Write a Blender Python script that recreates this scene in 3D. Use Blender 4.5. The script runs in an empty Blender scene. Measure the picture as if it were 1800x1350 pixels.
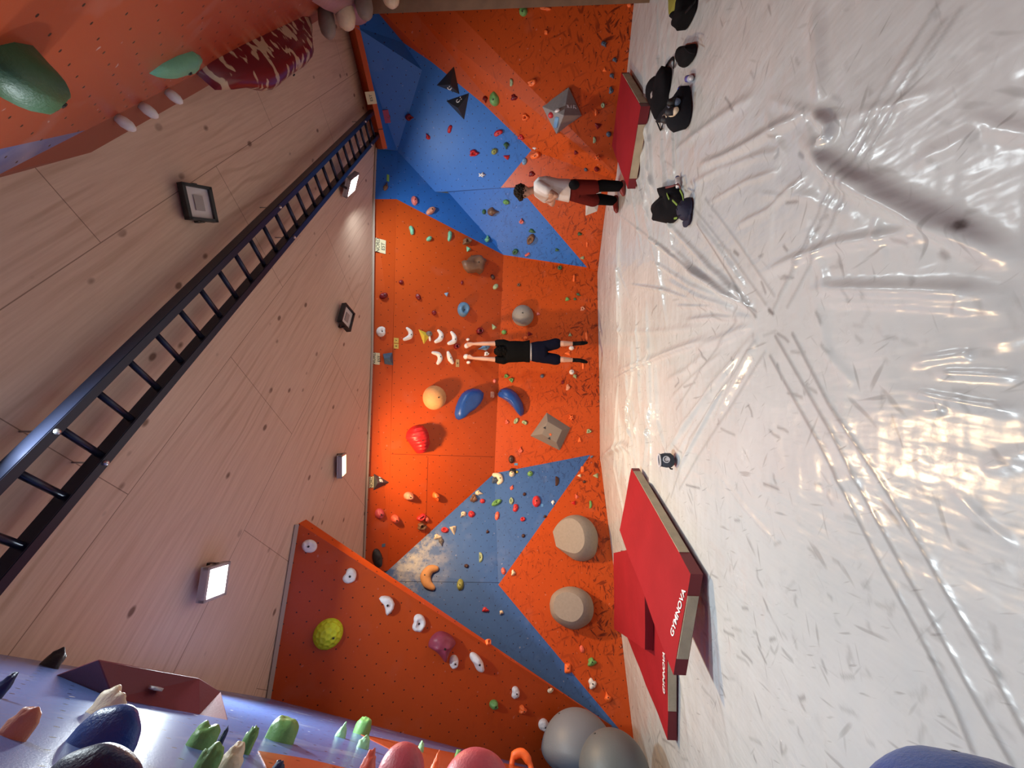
import bpy, bmesh, math, random
import numpy as np
from mathutils import Vector, Matrix, noise
from mathutils.bvhtree import BVHTree

sc = bpy.context.scene
C = sc.collection
# ---------------------------------------------------------------- camera
PITCH = math.atan(28/676); _c, _s = math.cos(PITCH), math.sin(PITCH)
EYE = Vector((0, 0, 1.5))
FWD = Vector((0, _c, _s)); CX = Vector((0, _s, -_c)); CY = Vector((1, 0, 0))   # camera is held on its side
cam = bpy.data.objects.new('camera', bpy.data.cameras.new('camera'))
cam.data.lens = 36*676/1800; cam.data.sensor_width = 36; cam.data.sensor_fit = 'HORIZONTAL'
cam.data.clip_start = 0.02; cam.data.clip_end = 100
M = Matrix((CX, CY, -FWD)).transposed().to_4x4(); M.translation = EYE
cam.matrix_world = M
C.objects.link(cam); sc.camera = cam
# ---------------------------------------------------------------- world, exposure
w = bpy.data.worlds.new('world'); sc.world = w; w.use_nodes = True
w.node_tree.nodes['Background'].inputs[0].default_value = (0.80, 0.86, 1.0, 1)
w.node_tree.nodes['Background'].inputs[1].default_value = 0.09
sc.view_settings.view_transform = 'Standard'; sc.view_settings.look = 'None'
sc.view_settings.gamma = 1; sc.view_settings.exposure = -0.32; sc.view_settings.use_curve_mapping = False
CEIL = 4.26

def ray(x, y):                    # viewing direction of a spot in the photograph
    return FWD*676 + CX*(x-900) + CY*(675-y)
def onz(x, y, z=0.0):
    d = ray(x, y); return EYE + d*((z-1.5)/d.z)
def plane(a, b, c):
    n = (b-a).cross(c-a).normalized()
    return (a, -n if n.dot(a-EYE) > 0 else n)
def onp(x, y, P):
    d = ray(x, y); return EYE + d*((P[0]-EYE).dot(P[1])/d.dot(P[1]))

# ---------------------------------------------------------------- lamps: floodlights under the ceiling
def lamp(name, loc, aim, power, size, col, spread=170):
    l = bpy.data.lights.new(name, 'AREA'); l.energy = power; l.shape = 'RECTANGLE'
    l.size = size[0]; l.size_y = size[1]; l.color = col; l.spread = math.radians(spread)
    o = bpy.data.objects.new(name, l); C.objects.link(o)
    o.location = loc; o.rotation_euler = Vector(aim).to_track_quat('-Z', 'Y').to_euler()
    return o
WHITE = (0.84, 0.95, 1.0); WARM = (1.0, 0.66, 0.36)
FLOODS = [  # name, photo spot on ceiling, aim, power, colour
    ('left',  onz(378, 1022, CEIL-0.12), (0.02, -0.10, -1), 120, WHITE),
    ('right', onz(618, 325, CEIL-0.14), (-0.42, 0.38, -1), 82, WHITE),
    ('warm',  onz(602, 818, CEIL-0.07), (0.0, 0.22, -1), 225, WARM),
    ('near',  Vector((-0.15, 1.70, CEIL-0.10)), (0.0, 0.30, -1), 45, WHITE),
    ('behind', Vector((1.6, -1.2, CEIL-0.10)), (0.0, 0.35, -1), 30, WHITE)]  # unseen lamp behind the camera
for n_, p_, a_, e_, c_ in FLOODS:
    av = Vector(a_).normalized()
    lamp('floodlight_beam_'+n_, p_+av*0.04, a_, e_, (0.24, 0.18), c_)

# ---------------------------------------------------------------- materials
class NT:
    def __init__(s, name):
        s.m = bpy.data.materials.new(name); s.m.use_nodes = True
        s.t = s.m.node_tree; s.b = s.t.nodes['Principled BSDF']
    def n(s, typ, **kw):
        nd = s.t.nodes.new('ShaderNode'+typ)
        for k, v in kw.items():
            if k.startswith('i_'):
                key = k[2:]; key = int(key) if key.isdigit() else key.replace('_', ' ')
                if hasattr(v, 'is_output') or isinstance(v, bpy.types.NodeSocket): s.t.links.new(v, nd.inputs[key])
                else: nd.inputs[key].default_value = v
            else: setattr(nd, k, v)
        return nd
    def math(s, op, a, b=0.0, c=None, clamp=False):
        nd = s.t.nodes.new('ShaderNodeMath'); nd.operation = op; nd.use_clamp = clamp
        for i, v in enumerate((a, b) if c is None else (a, b, c)):
            if isinstance(v, bpy.types.NodeSocket): s.t.links.new(v, nd.inputs[i])
            else: nd.inputs[i].default_value = v
        return nd.outputs[0]
    def mix(s, f, a, b):
        nd = s.t.nodes.new('ShaderNodeMix'); nd.data_type = 'RGBA'
        for i, v in ((0, f), (6, a), (7, b)):
            if isinstance(v, bpy.types.NodeSocket): s.t.links.new(v, nd.inputs[i])
            else: nd.inputs[i].default_value = v if i == 0 else (*v[:3], 1)
        return nd.outputs[2]
    def ramp(s, f, lo, hi):
        nd = s.t.nodes.new('ShaderNodeMapRange'); nd.clamp = True
        s.t.links.new(f, nd.inputs[0]); nd.inputs[1].default_value = lo; nd.inputs[2].default_value = hi
        return nd.outputs[0]
    def map(s, vec, scale=(1, 1, 1), rot=0.0, loc=(0, 0, 0)):
        nd = s.t.nodes.new('ShaderNodeMapping'); s.t.links.new(vec, nd.inputs[0])
        nd.inputs['Rotation'].default_value = (0, 0, rot); nd.inputs['Scale'].default_value = scale
        nd.inputs['Location'].default_value = loc
        return nd.outputs[0]
    def noise(s, vec, scale=5, detail=2, rough=0.5):
        nd = s.t.nodes.new('ShaderNodeTexNoise'); s.t.links.new(vec, nd.inputs['Vector'])
        nd.inputs['Scale'].default_value = scale; nd.inputs['Detail'].default_value = detail
        nd.inputs['Roughness'].default_value = rough
        return nd.outputs[0]
    def strokes(s, vec, rot, scale, stretch, lo, hi, loc=0.0):
        # rotate first, then stretch, so every stroke is a short dash along one direction
        v = s.map(vec, (1, 1, 1), rot, (loc, loc*0.7, 0)); v = s.map(v, (scale/stretch, scale, 1))
        return s.ramp(s.noise(v, 1.0, 1.5, 0.5), lo, hi)
    def set(s, **kw):
        for k, v in kw.items():
            k = k.replace('_', ' ')
            if isinstance(v, bpy.types.NodeSocket): s.t.links.new(v, s.b.inputs[k])
            else: s.b.inputs[k].default_value = v
    def bump(s, h, strength=0.3, dist=0.02):
        nd = s.n('Bump'); nd.inputs['Strength'].default_value = strength; nd.inputs['Distance'].default_value = dist
        s.t.links.new(h, nd.inputs['Height']); s.t.links.new(nd.outputs[0], s.b.inputs['Normal'])

def srgb(r, g, b):
    f = lambda v: (v/255/12.92) if v/255 <= 0.04045 else ((v/255+0.055)/1.055)**2.4
    return (f(r), f(g), f(b))

_mc = {}
def plain(name, col, rough=0.5, metal=0.0, bump=0.0, bscale=60, spec=0.5, var=0.0):
    if name in _mc: return _mc[name]
    t = NT(name); tc = t.n('TexCoord').outputs['Object']
    t.set(Roughness=rough, Metallic=metal); t.b.inputs['Specular IOR Level'].default_value = spec
    if var:
        f = t.ramp(t.noise(tc, bscale*0.3, 3), 0.35, 0.7)
        t.set(Base_Color=t.mix(f, col, tuple(c*(1-var) for c in col)))
    else: t.b.inputs['Base Color'].default_value = (*col, 1)
    if bump: t.bump(t.noise(tc, bscale, 3, 0.6), bump, 0.01)
    _mc[name] = t.m; return t.m
def glow(name, col, st):
    t = NT(name); t.b.inputs['Base Color'].default_value = (0.8, 0.8, 0.8, 1)
    t.b.inputs['Emission Color'].default_value = (*col, 1); t.b.inputs['Emission Strength'].default_value = st
    return t.m

def paint(name, col, scuffcol, chalk, scuff=1.0, rough=0.42, spots=()):
    """painted textured climbing panel: T-nut holes in a staggered grid, scuffs low down, chalk"""
    t = NT(name); uv = t.n('UVMap').outputs[0]
    sep = t.n('SeparateXYZ', i_0=uv); u, v = sep.outputs[0], sep.outputs[1]
    S = 0.21
    row = t.math('FLOOR', t.math('DIVIDE', v, S/2))
    off = t.math('MULTIPLY', t.math('MODULO', row, 2.0), 0.5)
    fx = t.math('SUBTRACT', t.math('FRACT', t.math('ADD', t.math('DIVIDE', u, S), off)), 0.5)
    fy = t.math('MULTIPLY', t.math('SUBTRACT', t.math('FRACT', t.math('DIVIDE', v, S/2)), 0.5), 0.5)
    d = t.math('SQRT', t.math('ADD', t.math('MULTIPLY', fx, fx), t.math('MULTIPLY', fy, fy)))
    hole = t.math('SUBTRACT', 1.0, t.ramp(d, 0.026, 0.044))
    base = t.mix(t.ramp(t.noise(uv, 1.3, 4), 0.3, 0.75), col, tuple(c*0.90 for c in col))
    low = t.ramp(v, 2.6, 0.4)                       # shoes rub the lower part of the panels
    acc = None
    for k, (r, sc_, st) in enumerate(((0.25, 16, 4), (-0.35, 13, 4), (1.2, 15, 5), (0.8, 22, 4), (-0.8, 21, 4), (0.05, 27, 4))):
        s_ = t.strokes(uv, r, sc_, st, 0.63, 0.70, 3.1*k)
        acc = s_ if acc is None else t.math('MAXIMUM', acc, s_)
    patch = t.ramp(t.noise(t.map(uv, loc=(7, 3, 0)), 1.1, 2), 0.36, 0.60)
    low = t.math('MULTIPLY', low, patch)
    sp = t.ramp(t.noise(uv, 55, 1), 0.66, 0.72)
    acc = t.math('MULTIPLY', t.math('MAXIMUM', acc, t.math('MULTIPLY', sp, 0.7)), t.math('ADD', t.math('MULTIPLY', low, 0.85*scuff), 0.05))
    base = t.mix(acc, base, scuffcol)
    ck = t.math('MULTIPLY', t.ramp(t.noise(uv, 2.1, 3), 0.60, 0.85), chalk)
    base = t.mix(ck, base, (0.75, 0.74, 0.72))
    ck2 = t.math('MULTIPLY', t.ramp(t.noise(t.map(uv, loc=(11, 5, 0)), 17, 1), 0.74, 0.78), min(1, chalk*2))
    base = t.mix(ck2, base, (0.8, 0.78, 0.75))
    for p_, r_ in spots:                            # hand-rubbed chalk on one corner of the wall
        tc = t.n('TexCoord').outputs['Object']; vd = t.n('VectorMath', operation='DISTANCE'); t.t.links.new(tc, vd.inputs[0]); vd.inputs[1].default_value = p_
        m_ = t.math('MULTIPLY', t.ramp(vd.outputs['Value'], r_, r_*0.2), t.ramp(t.noise(tc, 4.2, 4, 0.65), 0.42, 0.66))
        base = t.mix(t.math('MULTIPLY', m_, 0.75), base, (0.60, 0.58, 0.50))
    base = t.mix(hole, base, (0.012, 0.006, 0.005))
    t.set(Base_Color=base, Roughness=rough); t.b.inputs['Specular IOR Level'].default_value = 0.35
    t.bump(t.noise(uv, 160, 3, 0.7), 0.16, 0.004)
    return t.m
ORANGE = paint('paint_orange', (0.56, 0.078, 0.008), (0.12, 0.012, 0.003), 0.06)
ORANGE_HI = paint('paint_orange_upper', (0.56, 0.078, 0.008), (0.26, 0.03, 0.008), 0.05, 0.25)
BLUE = paint('paint_blue', (0.028, 0.165, 0.56), (0.008, 0.022, 0.12), 0.06, 0.8)
NEARPAINT = paint('paint_blue_worn', (0.13, 0.20, 0.48), (0.04, 0.06, 0.20), 0.45, 0.3, 0.24)
NEARORANGE = paint('paint_orange_worn', (0.46, 0.085, 0.03), (0.40, 0.05, 0.02), 0.20, 0.3, 0.26)

def plywood():
    t = NT('plywood'); p = t.n('TexCoord').outputs['Object']
    ANG = math.radians(-42.1)
    q = t.map(p, rot=ANG)                                    # sheets lie across the room diagonally
    grain = t.map(q, (1.3, 26, 1))
    warp = t.noise(q, 0.9, 3)
    g = t.noise(grain, 1.6, 6, 0.62)
    rings = t.n('TexWave', bands_direction='Y'); rings.inputs['Scale'].default_value = 1.6
    rings.inputs['Distortion'].default_value = 16; rings.inputs['Detail'].default_value = 3; rings.inputs['Detail Scale'].default_value = 0.55
    t.t.links.new(t.map(q, (0.35, 1.4, 1)), rings.inputs['Vector'])
    col = t.mix(t.ramp(g, 0.36, 0.66), (0.68, 0.52, 0.40), (0.60, 0.44, 0.33))
    rg = t.math('MULTIPLY', t.ramp(rings.outputs[1], 0.80, 1.0), t.ramp(warp, 0.42, 0.62))
    col = t.mix(t.math('MULTIPLY', rg, 0.28), col, (0.30, 0.16, 0.09))
    vo = t.n('TexVoronoi'); vo.inputs['Scale'].default_value = 4.5; t.t.links.new(t.map(q, (0.62, 1, 1)), vo.inputs['Vector'])
    kn = t.math('SUBTRACT', 1, t.ramp(vo.outputs['Distance'], 0.07, 0.13))
    on = t.ramp(t.noise(t.map(q, (1, 2.2, 1), loc=(3, 1, 0)), 1.3, 1), 0.34, 0.44)
    col = t.mix(t.math('MULTIPLY', t.math('MULTIPLY', kn, on), 0.8), col, (0.12, 0.06, 0.04))
    sep = t.n('SeparateXYZ', i_0=q); x, y = sep.outputs[0], sep.outputs[1]
    def seam(a, period, o, wd):
        f = t.math('FRACT', t.math('DIVIDE', t.math('ADD', a, o), period))
        return t.math('LESS_THAN', t.math('ABSOLUTE', t.math('SUBTRACT', f, 0.5)), wd/period)
    rown = t.math('FLOOR', t.math('DIVIDE', t.math('ADD', y, 20.10), 1.25))
    xo = t.math('ADD', x, t.math('MULTIPLY', rown, 1.13))
    sm = t.math('MAXIMUM', seam(y, 1.25, 20.10+0.625, 0.0030), seam(xo, 2.5, 20.9, 0.003))
    col = t.mix(t.math('MULTIPLY', sm, 0.65), col, (0.10, 0.05, 0.03))
    t.set(Base_Color=col, Roughness=0.58); t.b.inputs['Specular IOR Level'].default_value = 0.3
    t.bump(g, 0.05, 0.005)
    return t.m
PLY = plywood()
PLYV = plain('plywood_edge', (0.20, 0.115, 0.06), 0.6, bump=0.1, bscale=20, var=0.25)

# ---------------------------------------------------------------- mesh helpers
def link(name, me, mat=None, parent=None, smooth=True):
    if mat is not None:
        for m in (mat if isinstance(mat, (list, tuple)) else [mat]): me.materials.append(m)
    if smooth: me.polygons.foreach_set('use_smooth', [True]*len(me.polygons))
    o = bpy.data.objects.new(name, me); C.objects.link(o)
    if parent: o.parent = parent
    return o
def bm_obj(name, bm, mat=None, parent=None, smooth=True):
    bmesh.ops.recalc_face_normals(bm, faces=bm.faces)
    me = bpy.data.meshes.new(name); bm.to_mesh(me); bm.free()
    return link(name, me, mat, parent, smooth)
def tag(o, label=None, cat=None, group=None, kind=None):
    if label: o['label'] = label
    if cat: o['category'] = cat
    if group: o['group'] = group
    if kind: o['kind'] = kind
    return o
def empty(name, loc, label, cat, group=None, rot=None):
    o = bpy.data.objects.new(name, None); o.empty_display_size = 0.1; C.objects.link(o); o.location = loc
    if rot is not None: o.rotation_euler = rot
    return tag(o, label, cat, group)
def box(bm, cx, cy, cz, sx, sy, sz, rz=0.0, mat=None):
    R = Matrix.Rotation(rz, 4, 'Z') if mat is None else mat
    r = bmesh.ops.create_cube(bm, size=1.0, matrix=Matrix.Translation((cx, cy, cz)) @ R @ Matrix.Diagonal((sx, sy, sz, 1)))
    return r['verts']
def frame_of(n, up=Vector((0, 0, 1))):
    n = n.normalized(); u = up.cross(n)
    if u.length < 1e-4: u = Vector((1, 0, 0))
    u.normalize(); v = n.cross(u).normalized()
    return u, v, n
def tube(bm, pts, rad, seg=10, caps=True, flat=1.0, up=None):
    pts = [Vector(p) for p in pts]; n = len(pts)
    rad = rad if isinstance(rad, (list, tuple)) else [rad]*n
    rings = []; prev = None
    for i, p in enumerate(pts):
        tdir = (pts[min(i+1, n-1)]-pts[max(i-1, 0)]).normalized()
        ref = up or (prev if prev is not None else (Vector((0, 0, 1)) if abs(tdir.z) < 0.9 else Vector((1, 0, 0))))
        a = (ref - tdir*ref.dot(tdir)).normalized(); prev = a; b = tdir.cross(a)
        rings.append([bm.verts.new(p + a*(math.cos(2*math.pi*k/seg)*rad[i]*flat) + b*(math.sin(2*math.pi*k/seg)*rad[i])) for k in range(seg)])
    for i in range(n-1):
        for k in range(seg):
            bm.faces.new((rings[i][k], rings[i][(k+1) % seg], rings[i+1][(k+1) % seg], rings[i+1][k]))
    if caps:
        bm.faces.new(rings[0][::-1]); bm.faces.new(rings[-1])
def smooth_pts(pts, n=6):
    P = [Vector(p) for p in pts]; out = []
    for i in range(len(P)-1):
        p0, p1, p2, p3 = P[max(i-1, 0)], P[i], P[i+1], P[min(i+2, len(P)-1)]
        for k in range(n):
            t = k/n
            out.append(0.5*((2*p1)+(p2-p0)*t+(2*p0-5*p1+4*p2-p3)*t*t+(3*p1-p0-3*p2+p3)*t**3))
    out.append(P[-1]); return out

# ---------------------------------------------------------------- room shell
b1, b0 = onz(1050, 480), onz(1055, 800)
bR, bL = onz(1110, 5), onz(1115, 1310)
UP = Vector((0, 0, 1))
P_CL = plane(b1, b0, b0+UP)
k1, k0 = onp(885, 448, P_CL), onp(869, 832, P_CL)
P_CU = plane(k0, k1, k0 + P_CL[1]*math.tan(math.radians(35)) + UP)
P_L = plane(b0, bL, onp(685, 1000, P_CU))
P_R = plane(b1, bR, onp(790, 340, P_CU))
P_R2 = plane(b1, bR, onp(765, 337, P_CU))
surf_v, surf_f = [], []
ROOM = []
def wall(name, polys, mats, thick=0.08, label=None):
    """coplanar painted areas of one wall: polys = [(material index, [corner, ...])]; gets real thickness"""
    bm = bmesh.new(); vs = {}
    def V(p):
        k = (round(p.x, 3), round(p.y, 3), round(p.z, 3))
        if k not in vs: vs[k] = bm.verts.new(p)
        return vs[k]
    base = len(surf_v); fs = []
    for mi, poly in polys:
        f = bm.faces.new([V(p) for p in poly]); f.material_index = mi; fs.append(f)
    bm.normal_update()
    for f in fs:
        if f.normal.dot(f.calc_center_median()-EYE) > 0: f.normal_flip()
    bm.normal_update()
    nrm = sum((f.normal*f.calc_area() for f in fs), Vector()).normalized()
    u, v, n = frame_of(nrm); uvl = bm.loops.layers.uv.new('UVMap')
    for mi, poly in polys:
        s0 = len(surf_v); surf_v.extend(poly); surf_f.append(list(range(s0, s0+len(poly))))
    # body behind the painted face
    r = bmesh.ops.extrude_face_region(bm, geom=fs)
    newv = [g for g in r['geom'] if isinstance(g, bmesh.types.BMVert)]
    newf = [g for g in r['geom'] if isinstance(g, bmesh.types.BMFace)]
    # the extruded copy is moved back; originals stay as the painted face
    for q in newv: q.co -= nrm*thick
    bm.faces.ensure_lookup_table()
    for f in bm.faces:
        for l in f.loops:
            l[uvl].uv = (l.vert.co.dot(u), l.vert.co.z if abs(n.z) < 0.7 else l.vert.co.dot(v))
    bmesh.ops.recalc_face_normals(bm, faces=bm.faces)
    me = bpy.data.meshes.new(name); bm.to_mesh(me); bm.free()
    o = link(name, me, mats, smooth=False); o['kind'] = 'structure'; ROOM.append(o)
    return o
OB = [ORANGE, BLUE, ORANGE_HI, BLUE]
X = lambda P, *pts: [onp(x, y, P) for x, y in pts]
DN = Vector((0, 0, -0.15))
# lower middle wall
wall('wall_back', [(0, [b1+DN, b0+DN, k0, k1])], OB)
# its slanting upper part (blue corner on the right)
cs0, cs1 = onp(683, 935, P_CU), onp(697, 350, P_CU)
cu_tl = onp(698, 265, P_CU); cu_bl = onp(685, 1000, P_CU); cu_r = onp(790, 340, P_CU); cu_r2 = onp(765, 337, P_CU)
o_b = onp(697, 350, P_CU)
wall('wall_back_upper', [(2, [k0, k1, o_b, cs0, onp(681.5, 1003, P_CU), cu_bl]), (1, [k1, cu_r, cu_r2, cu_tl, o_b])], OB)
cT = [onz(655, 620, CEIL), onz(643, 935, CEIL), onz(641, 1010, CEIL), onz(658, 350, CEIL), onz(662, 262, CEIL)]
wall('wall_back_top', [(2, [onp(697, 350, P_CU), onp(690, 620, P_CU), onp(683, 935, P_CU), onp(681.5, 1003, P_CU), cT[2], cT[1], cT[0], cT[3]]),
                       (1, [cu_tl, onp(697, 350, P_CU), cT[3], cT[4]])], OB)
# left wall with the blue bolt shape
bLx = b0 + (bL-b0)*1.25
BLUE_CH = paint('paint_blue_chalky', (0.050, 0.135, 0.37), (0.02, 0.03, 0.10), 0.10, 0.6, spots=[(onp(712, 985, P_L), 0.95), (onp(735, 965, P_L), 0.5)])
OB[3] = BLUE_CH
lt = onp(600, 1060, P_L)
L = lambda x, y: onp(x, y, P_L)
tip = L(1043, 792)
wall('wall_left', [
    (0, [b0+DN, k0, tip]),
    (0, [b0+DN, tip, L(876, 1028), L(1108, 1305), L(1140, 1480), L(1150, 1480), bLx+DN]),
    (3, [tip, k0, L(685, 1000), L(640, 1040), L(640, 1480), L(1140, 1480), L(1108, 1305), L(876, 1028)])], OB)
# right wall, lower sheet with the blue wedge
R_ = lambda x, y: onp(x, y, P_R)
wedge = R_(1032, 470)
wall('wall_right', [
    (0, [b1+DN, k1, wedge]),
    (1, [k1, R_(790, 340), R_(765, 322), R_(905, 322), wedge]),
    (0, [b1+DN, wedge, R_(905, 322), R_(905, 300), R_(1040, 300), R_(1075, 300)+DN])], OB)
S_ = lambda x, y: onp(x, y, P_R2)
bRx = b1 + (bR-b1)*1.28
ctr, cbr = onz(600, 0, CEIL), onz(608, 45, CEIL)
m1, m2, m3 = S_(778, 337), S_(742, 123), S_(722, -20)
cut = S_(905, 329); bx = onz(1082, 322)
tipo, tipb = S_(709, 75), S_(934, 264)
wall('wall_right_front', [
    (0, [S_(905, 330), bx+DN, bRx+DN, S_(722, -60), m3, S_(738, 32), S_(760, 110), S_(850, 183), tipb, S_(880, 330)]),
    (1, [m1, m2, S_(760, 110), S_(850, 183), tipb, S_(880, 330)])], OB, thick=0.12)
f1, f2 = onz(618, 50, CEIL), onz(669, 262, CEIL)
wall('wall_right_top', [
    (1, [m1, cu_r2, cu_tl, Vector(onz(673, 262, CEIL-0.22)), onz(622, 45, CEIL-0.20), onz(612, -40, CEIL-0.2), tipo, S_(760, 110), m2]),
    (0, [tipo, onz(612, -40, CEIL-0.2), S_(722, -60), m3, S_(738, 32), S_(760, 110)])], OB)
wall('wall_right_frieze', [(0, [onz(673, 262, CEIL-0.22), onz(622, 45, CEIL-0.20), onz(612, -40, CEIL-0.2), onz(600, -40, CEIL), onz(610, 45, CEIL), onz(662, 262, CEIL)])], OB)
# left leaning panel in front
A_, B_ = onz(525, 920, CEIL), onz(475, 1228, CEIL)
Cc = L(1070, 1285)
P_LP = plane(A_, B_, Cc)
D_ = onp(920, 1344, P_LP)
N0 = onz(0, 1150, CEIL)
P_NL = plane(N0, B_, D_)
low = Cc + (D_-B_)*0.13
E_ = D_ + (D_-B_)*0.55
wall('wall_left_leaning', [(2, [A_, B_, D_, E_, Cc + (Cc-A_)*0.08, Cc])], OB, thick=0.02)
# the side of that panel, facing right
sd = Vector((0.16, 0.10, 0.02))
A2, C2 = onz(538, 913, CEIL), L(1076, 1276)
wall('wall_left_leaning_side', [(2, [A_, Cc, C2, A2])], OB, thick=0.02)
# near left wall (worn blue) running past the camera
nl_near = N0 + (N0-B_)*0.75
g = P_NL[1]
def nlz(p, z):                       # straight down the wall from p to height z
    v = frame_of(g)[1]; return p + v*((z-p.z)/v.z)
oA, oB_, oC = onp(453, 1322, P_NL), onp(615, 1352, P_NL), onp(470, 1352, P_NL)
q1, q2 = onp(640, 1293, P_NL), onp(895, 1352, P_NL)
q3 = onp(715, 1335, P_NL)
wall('wall_left_near', [
    (0, [N0, B_, D_, E_, nlz(E_, -0.1), nlz(nl_near, -0.1), nl_near])], [NEARPAINT])
def decal(name, poly, mat, P, lift=0.004):
    bm = bmesh.new(); vs = [bm.verts.new(p+P[1]*lift) for p in poly]; f = bm.faces.new(vs)
    r = bmesh.ops.extrude_face_region(bm, geom=[f])
    for v_ in r['geom']:
        if isinstance(v_, bmesh.types.BMVert): v_.co -= P[1]*(lift*0.9)
    uvl = bm.loops.layers.uv.new('UVMap'); u, v, n = frame_of(P[1])
    for f in bm.faces:
        for l in f.loops: l[uvl].uv = (l.vert.co.dot(u), l.vert.co.z)
    return bm_obj(name, bm, mat, smooth=False)
pp = [onp(x, y, P_NL) for x, y in ((453, 1322), (540, 1336), (640, 1360), (500, 1420))]
tag(decal('trim_1', pp, NEARORANGE, P_NL), kind='structure')
pp = [onp(x, y, P_NL) for x, y in ((632, 1291), (900, 1345), (960, 1358), (960, 1400), (780, 1400), (720, 1335))]
tag(decal('trim_2', pp, NEARORANGE, P_NL), kind='structure')
# near right wall, overhead
nr0, nr1 = onz(0, 306, 4.08), onz(600, 0, 4.08)
hd = (nr1-nr0).normalized(); out = Vector((hd.y, -hd.x, 0))
nr_near, nr_far = nr0-hd*2.2, nr1+hd*0.15
lean = out*math.tan(math.radians(30))-UP
P_NR = plane(nr0, nr1, nr0+lean)
N_ = lambda x, y: onp(x, y, P_NR)
bl0 = N_(0, 262); bl1 = N_(150, 229)
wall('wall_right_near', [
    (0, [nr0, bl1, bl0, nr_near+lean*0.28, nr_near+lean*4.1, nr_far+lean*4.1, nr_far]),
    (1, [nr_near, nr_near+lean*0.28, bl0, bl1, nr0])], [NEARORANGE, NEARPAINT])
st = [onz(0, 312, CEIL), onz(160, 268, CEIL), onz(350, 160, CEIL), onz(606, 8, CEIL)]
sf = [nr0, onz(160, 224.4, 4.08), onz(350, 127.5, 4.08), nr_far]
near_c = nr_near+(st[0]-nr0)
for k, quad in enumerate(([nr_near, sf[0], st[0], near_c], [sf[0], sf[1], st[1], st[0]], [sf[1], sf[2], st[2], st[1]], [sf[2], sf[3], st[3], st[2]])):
    wall('wall_right_near_shadow_band', [(0, quad)], [plain('shadow_band_brown', (0.30, 0.10, 0.06), 0.6)], thick=0.02)  # brown strip stands in for the shadow band beside the overhead wall
# plywood end wall at the far right
e0 = onz(1141, 5)
bm = bmesh.new()
ang = math.atan2(hd.y, hd.x)
ex = Vector((0.93, 0.36, 0)); ey = Vector((0.62, -0.78, 0))
pts = [e0, e0+ex*1.2, e0+ex*1.2+ey*2.5, e0+ey*2.5]
vs = [bm.verts.new(p+Vector((0, 0, z))) for z in (-0.1, 3.66) for p in pts]
for i in range(4): bm.faces.new((vs[i], vs[(i+1) % 4], vs[4+(i+1) % 4], vs[4+i]))
bm.faces.new(vs[:4]); bm.faces.new(vs[4:])
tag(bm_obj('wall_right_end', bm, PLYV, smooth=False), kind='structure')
# ceiling
bm = bmesh.new()
vs = [bm.verts.new(p) for p in ((-7, -3, CEIL), (8.5, -3, CEIL), (8.5, 9, CEIL), (-7, 9, CEIL))]
bm.faces.new(vs); r = bmesh.ops.extrude_face_region(bm, geom=bm.faces[:])
for q in r['geom']:
    if isinstance(q, bmesh.types.BMVert): q.co.z += 0.1
ceiling = tag(bm_obj('ceiling', bm, PLY, smooth=False), kind='structure')
# light wood trims where ceiling meets wall
TRIM = plain('trim_pale', (0.42, 0.34, 0.28), 0.6)
def bar(name, pts, wd, mat, kind='structure'):
    bm = bmesh.new(); tube(bm, pts, wd, 4, up=UP); return tag(bm_obj(name, bm, mat, smooth=False), kind=kind)
dz = Vector((0, -0.02, -0.015))
bar('trim_3', [onz(660, 262, CEIL)+dz, onz(656.5, 350, CEIL)+dz, onz(653.5, 620, CEIL)+dz, onz(641, 935, CEIL)+dz, onz(639, 985, CEIL)+dz], 0.022, TRIM)
bar('trim_4', [onz(521, 921, CEIL)+dz, onz(471, 1226, CEIL)+dz], 0.03, TRIM)

DK = plain('panel_joint', (0.16, 0.02, 0.006), 0.8)
lift = P_CU[1]*0.002
bar('trim_5', [onp(687, 798, P_CU)+lift, onp(868, 803, P_CU)+lift], 0.0035, DK)
bar('trim_6', [onp(752, 803, P_CU)+lift, onp(748, 955, P_CU)+lift], 0.0025, DK)
DKB = plain('panel_joint_blue', (0.02, 0.04, 0.10), 0.8)
bar('trim_7', [onp(702, 1022, P_L)+P_L[1]*0.002, onp(878, 1024, P_L)+P_L[1]*0.002], 0.003, DKB)
# ---------------------------------------------------------------- floor: white vinyl tarpaulin with real folds
def floorpt(x, y): p = onz(x, y); return (p.x, p.y)
GX0, GX1, GY0, GY1, ST = -6.4, 8.2, 0.15, 9.0, 0.0115
nx, ny = int((GX1-GX0)/ST), int((GY1-GY0)/ST)
gx = np.linspace(GX0, GX1, nx); gy = np.linspace(GY0, GY1, ny)
XX, YY = np.meshgrid(gx, gy)
HH = np.zeros_like(XX); DIRT_SHADE = np.zeros_like(XX)
def dist_poly(px):
    pts = [floorpt(*p) for p in px]
    lo = np.min(pts, axis=0)-0.5; hi = np.max(pts, axis=0)+0.5
    ix = slice(max(0, int((lo[0]-GX0)/ST)), max(1, int((hi[0]-GX0)/ST))); iy = slice(max(0, int((lo[1]-GY0)/ST)), max(1, int((hi[1]-GY0)/ST)))
    x, y = XX[iy, ix], YY[iy, ix]; D = np.full_like(x, 9.0); T = np.zeros_like(x); SD = np.zeros_like(x)
    n = len(pts)-1
    for i in range(n):
        ax, ay = pts[i]; bx_, by_ = pts[i+1]; dx, dy = bx_-ax, by_-ay; L2 = dx*dx+dy*dy
        t = np.clip(((x-ax)*dx+(y-ay)*dy)/L2, 0, 1)
        d = np.hypot(x-ax-t*dx, y-ay-t*dy); m = d < D
        D = np.where(m, d, D); T = np.where(m, (i+t)/n, T)
    return iy, ix, D, T
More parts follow.
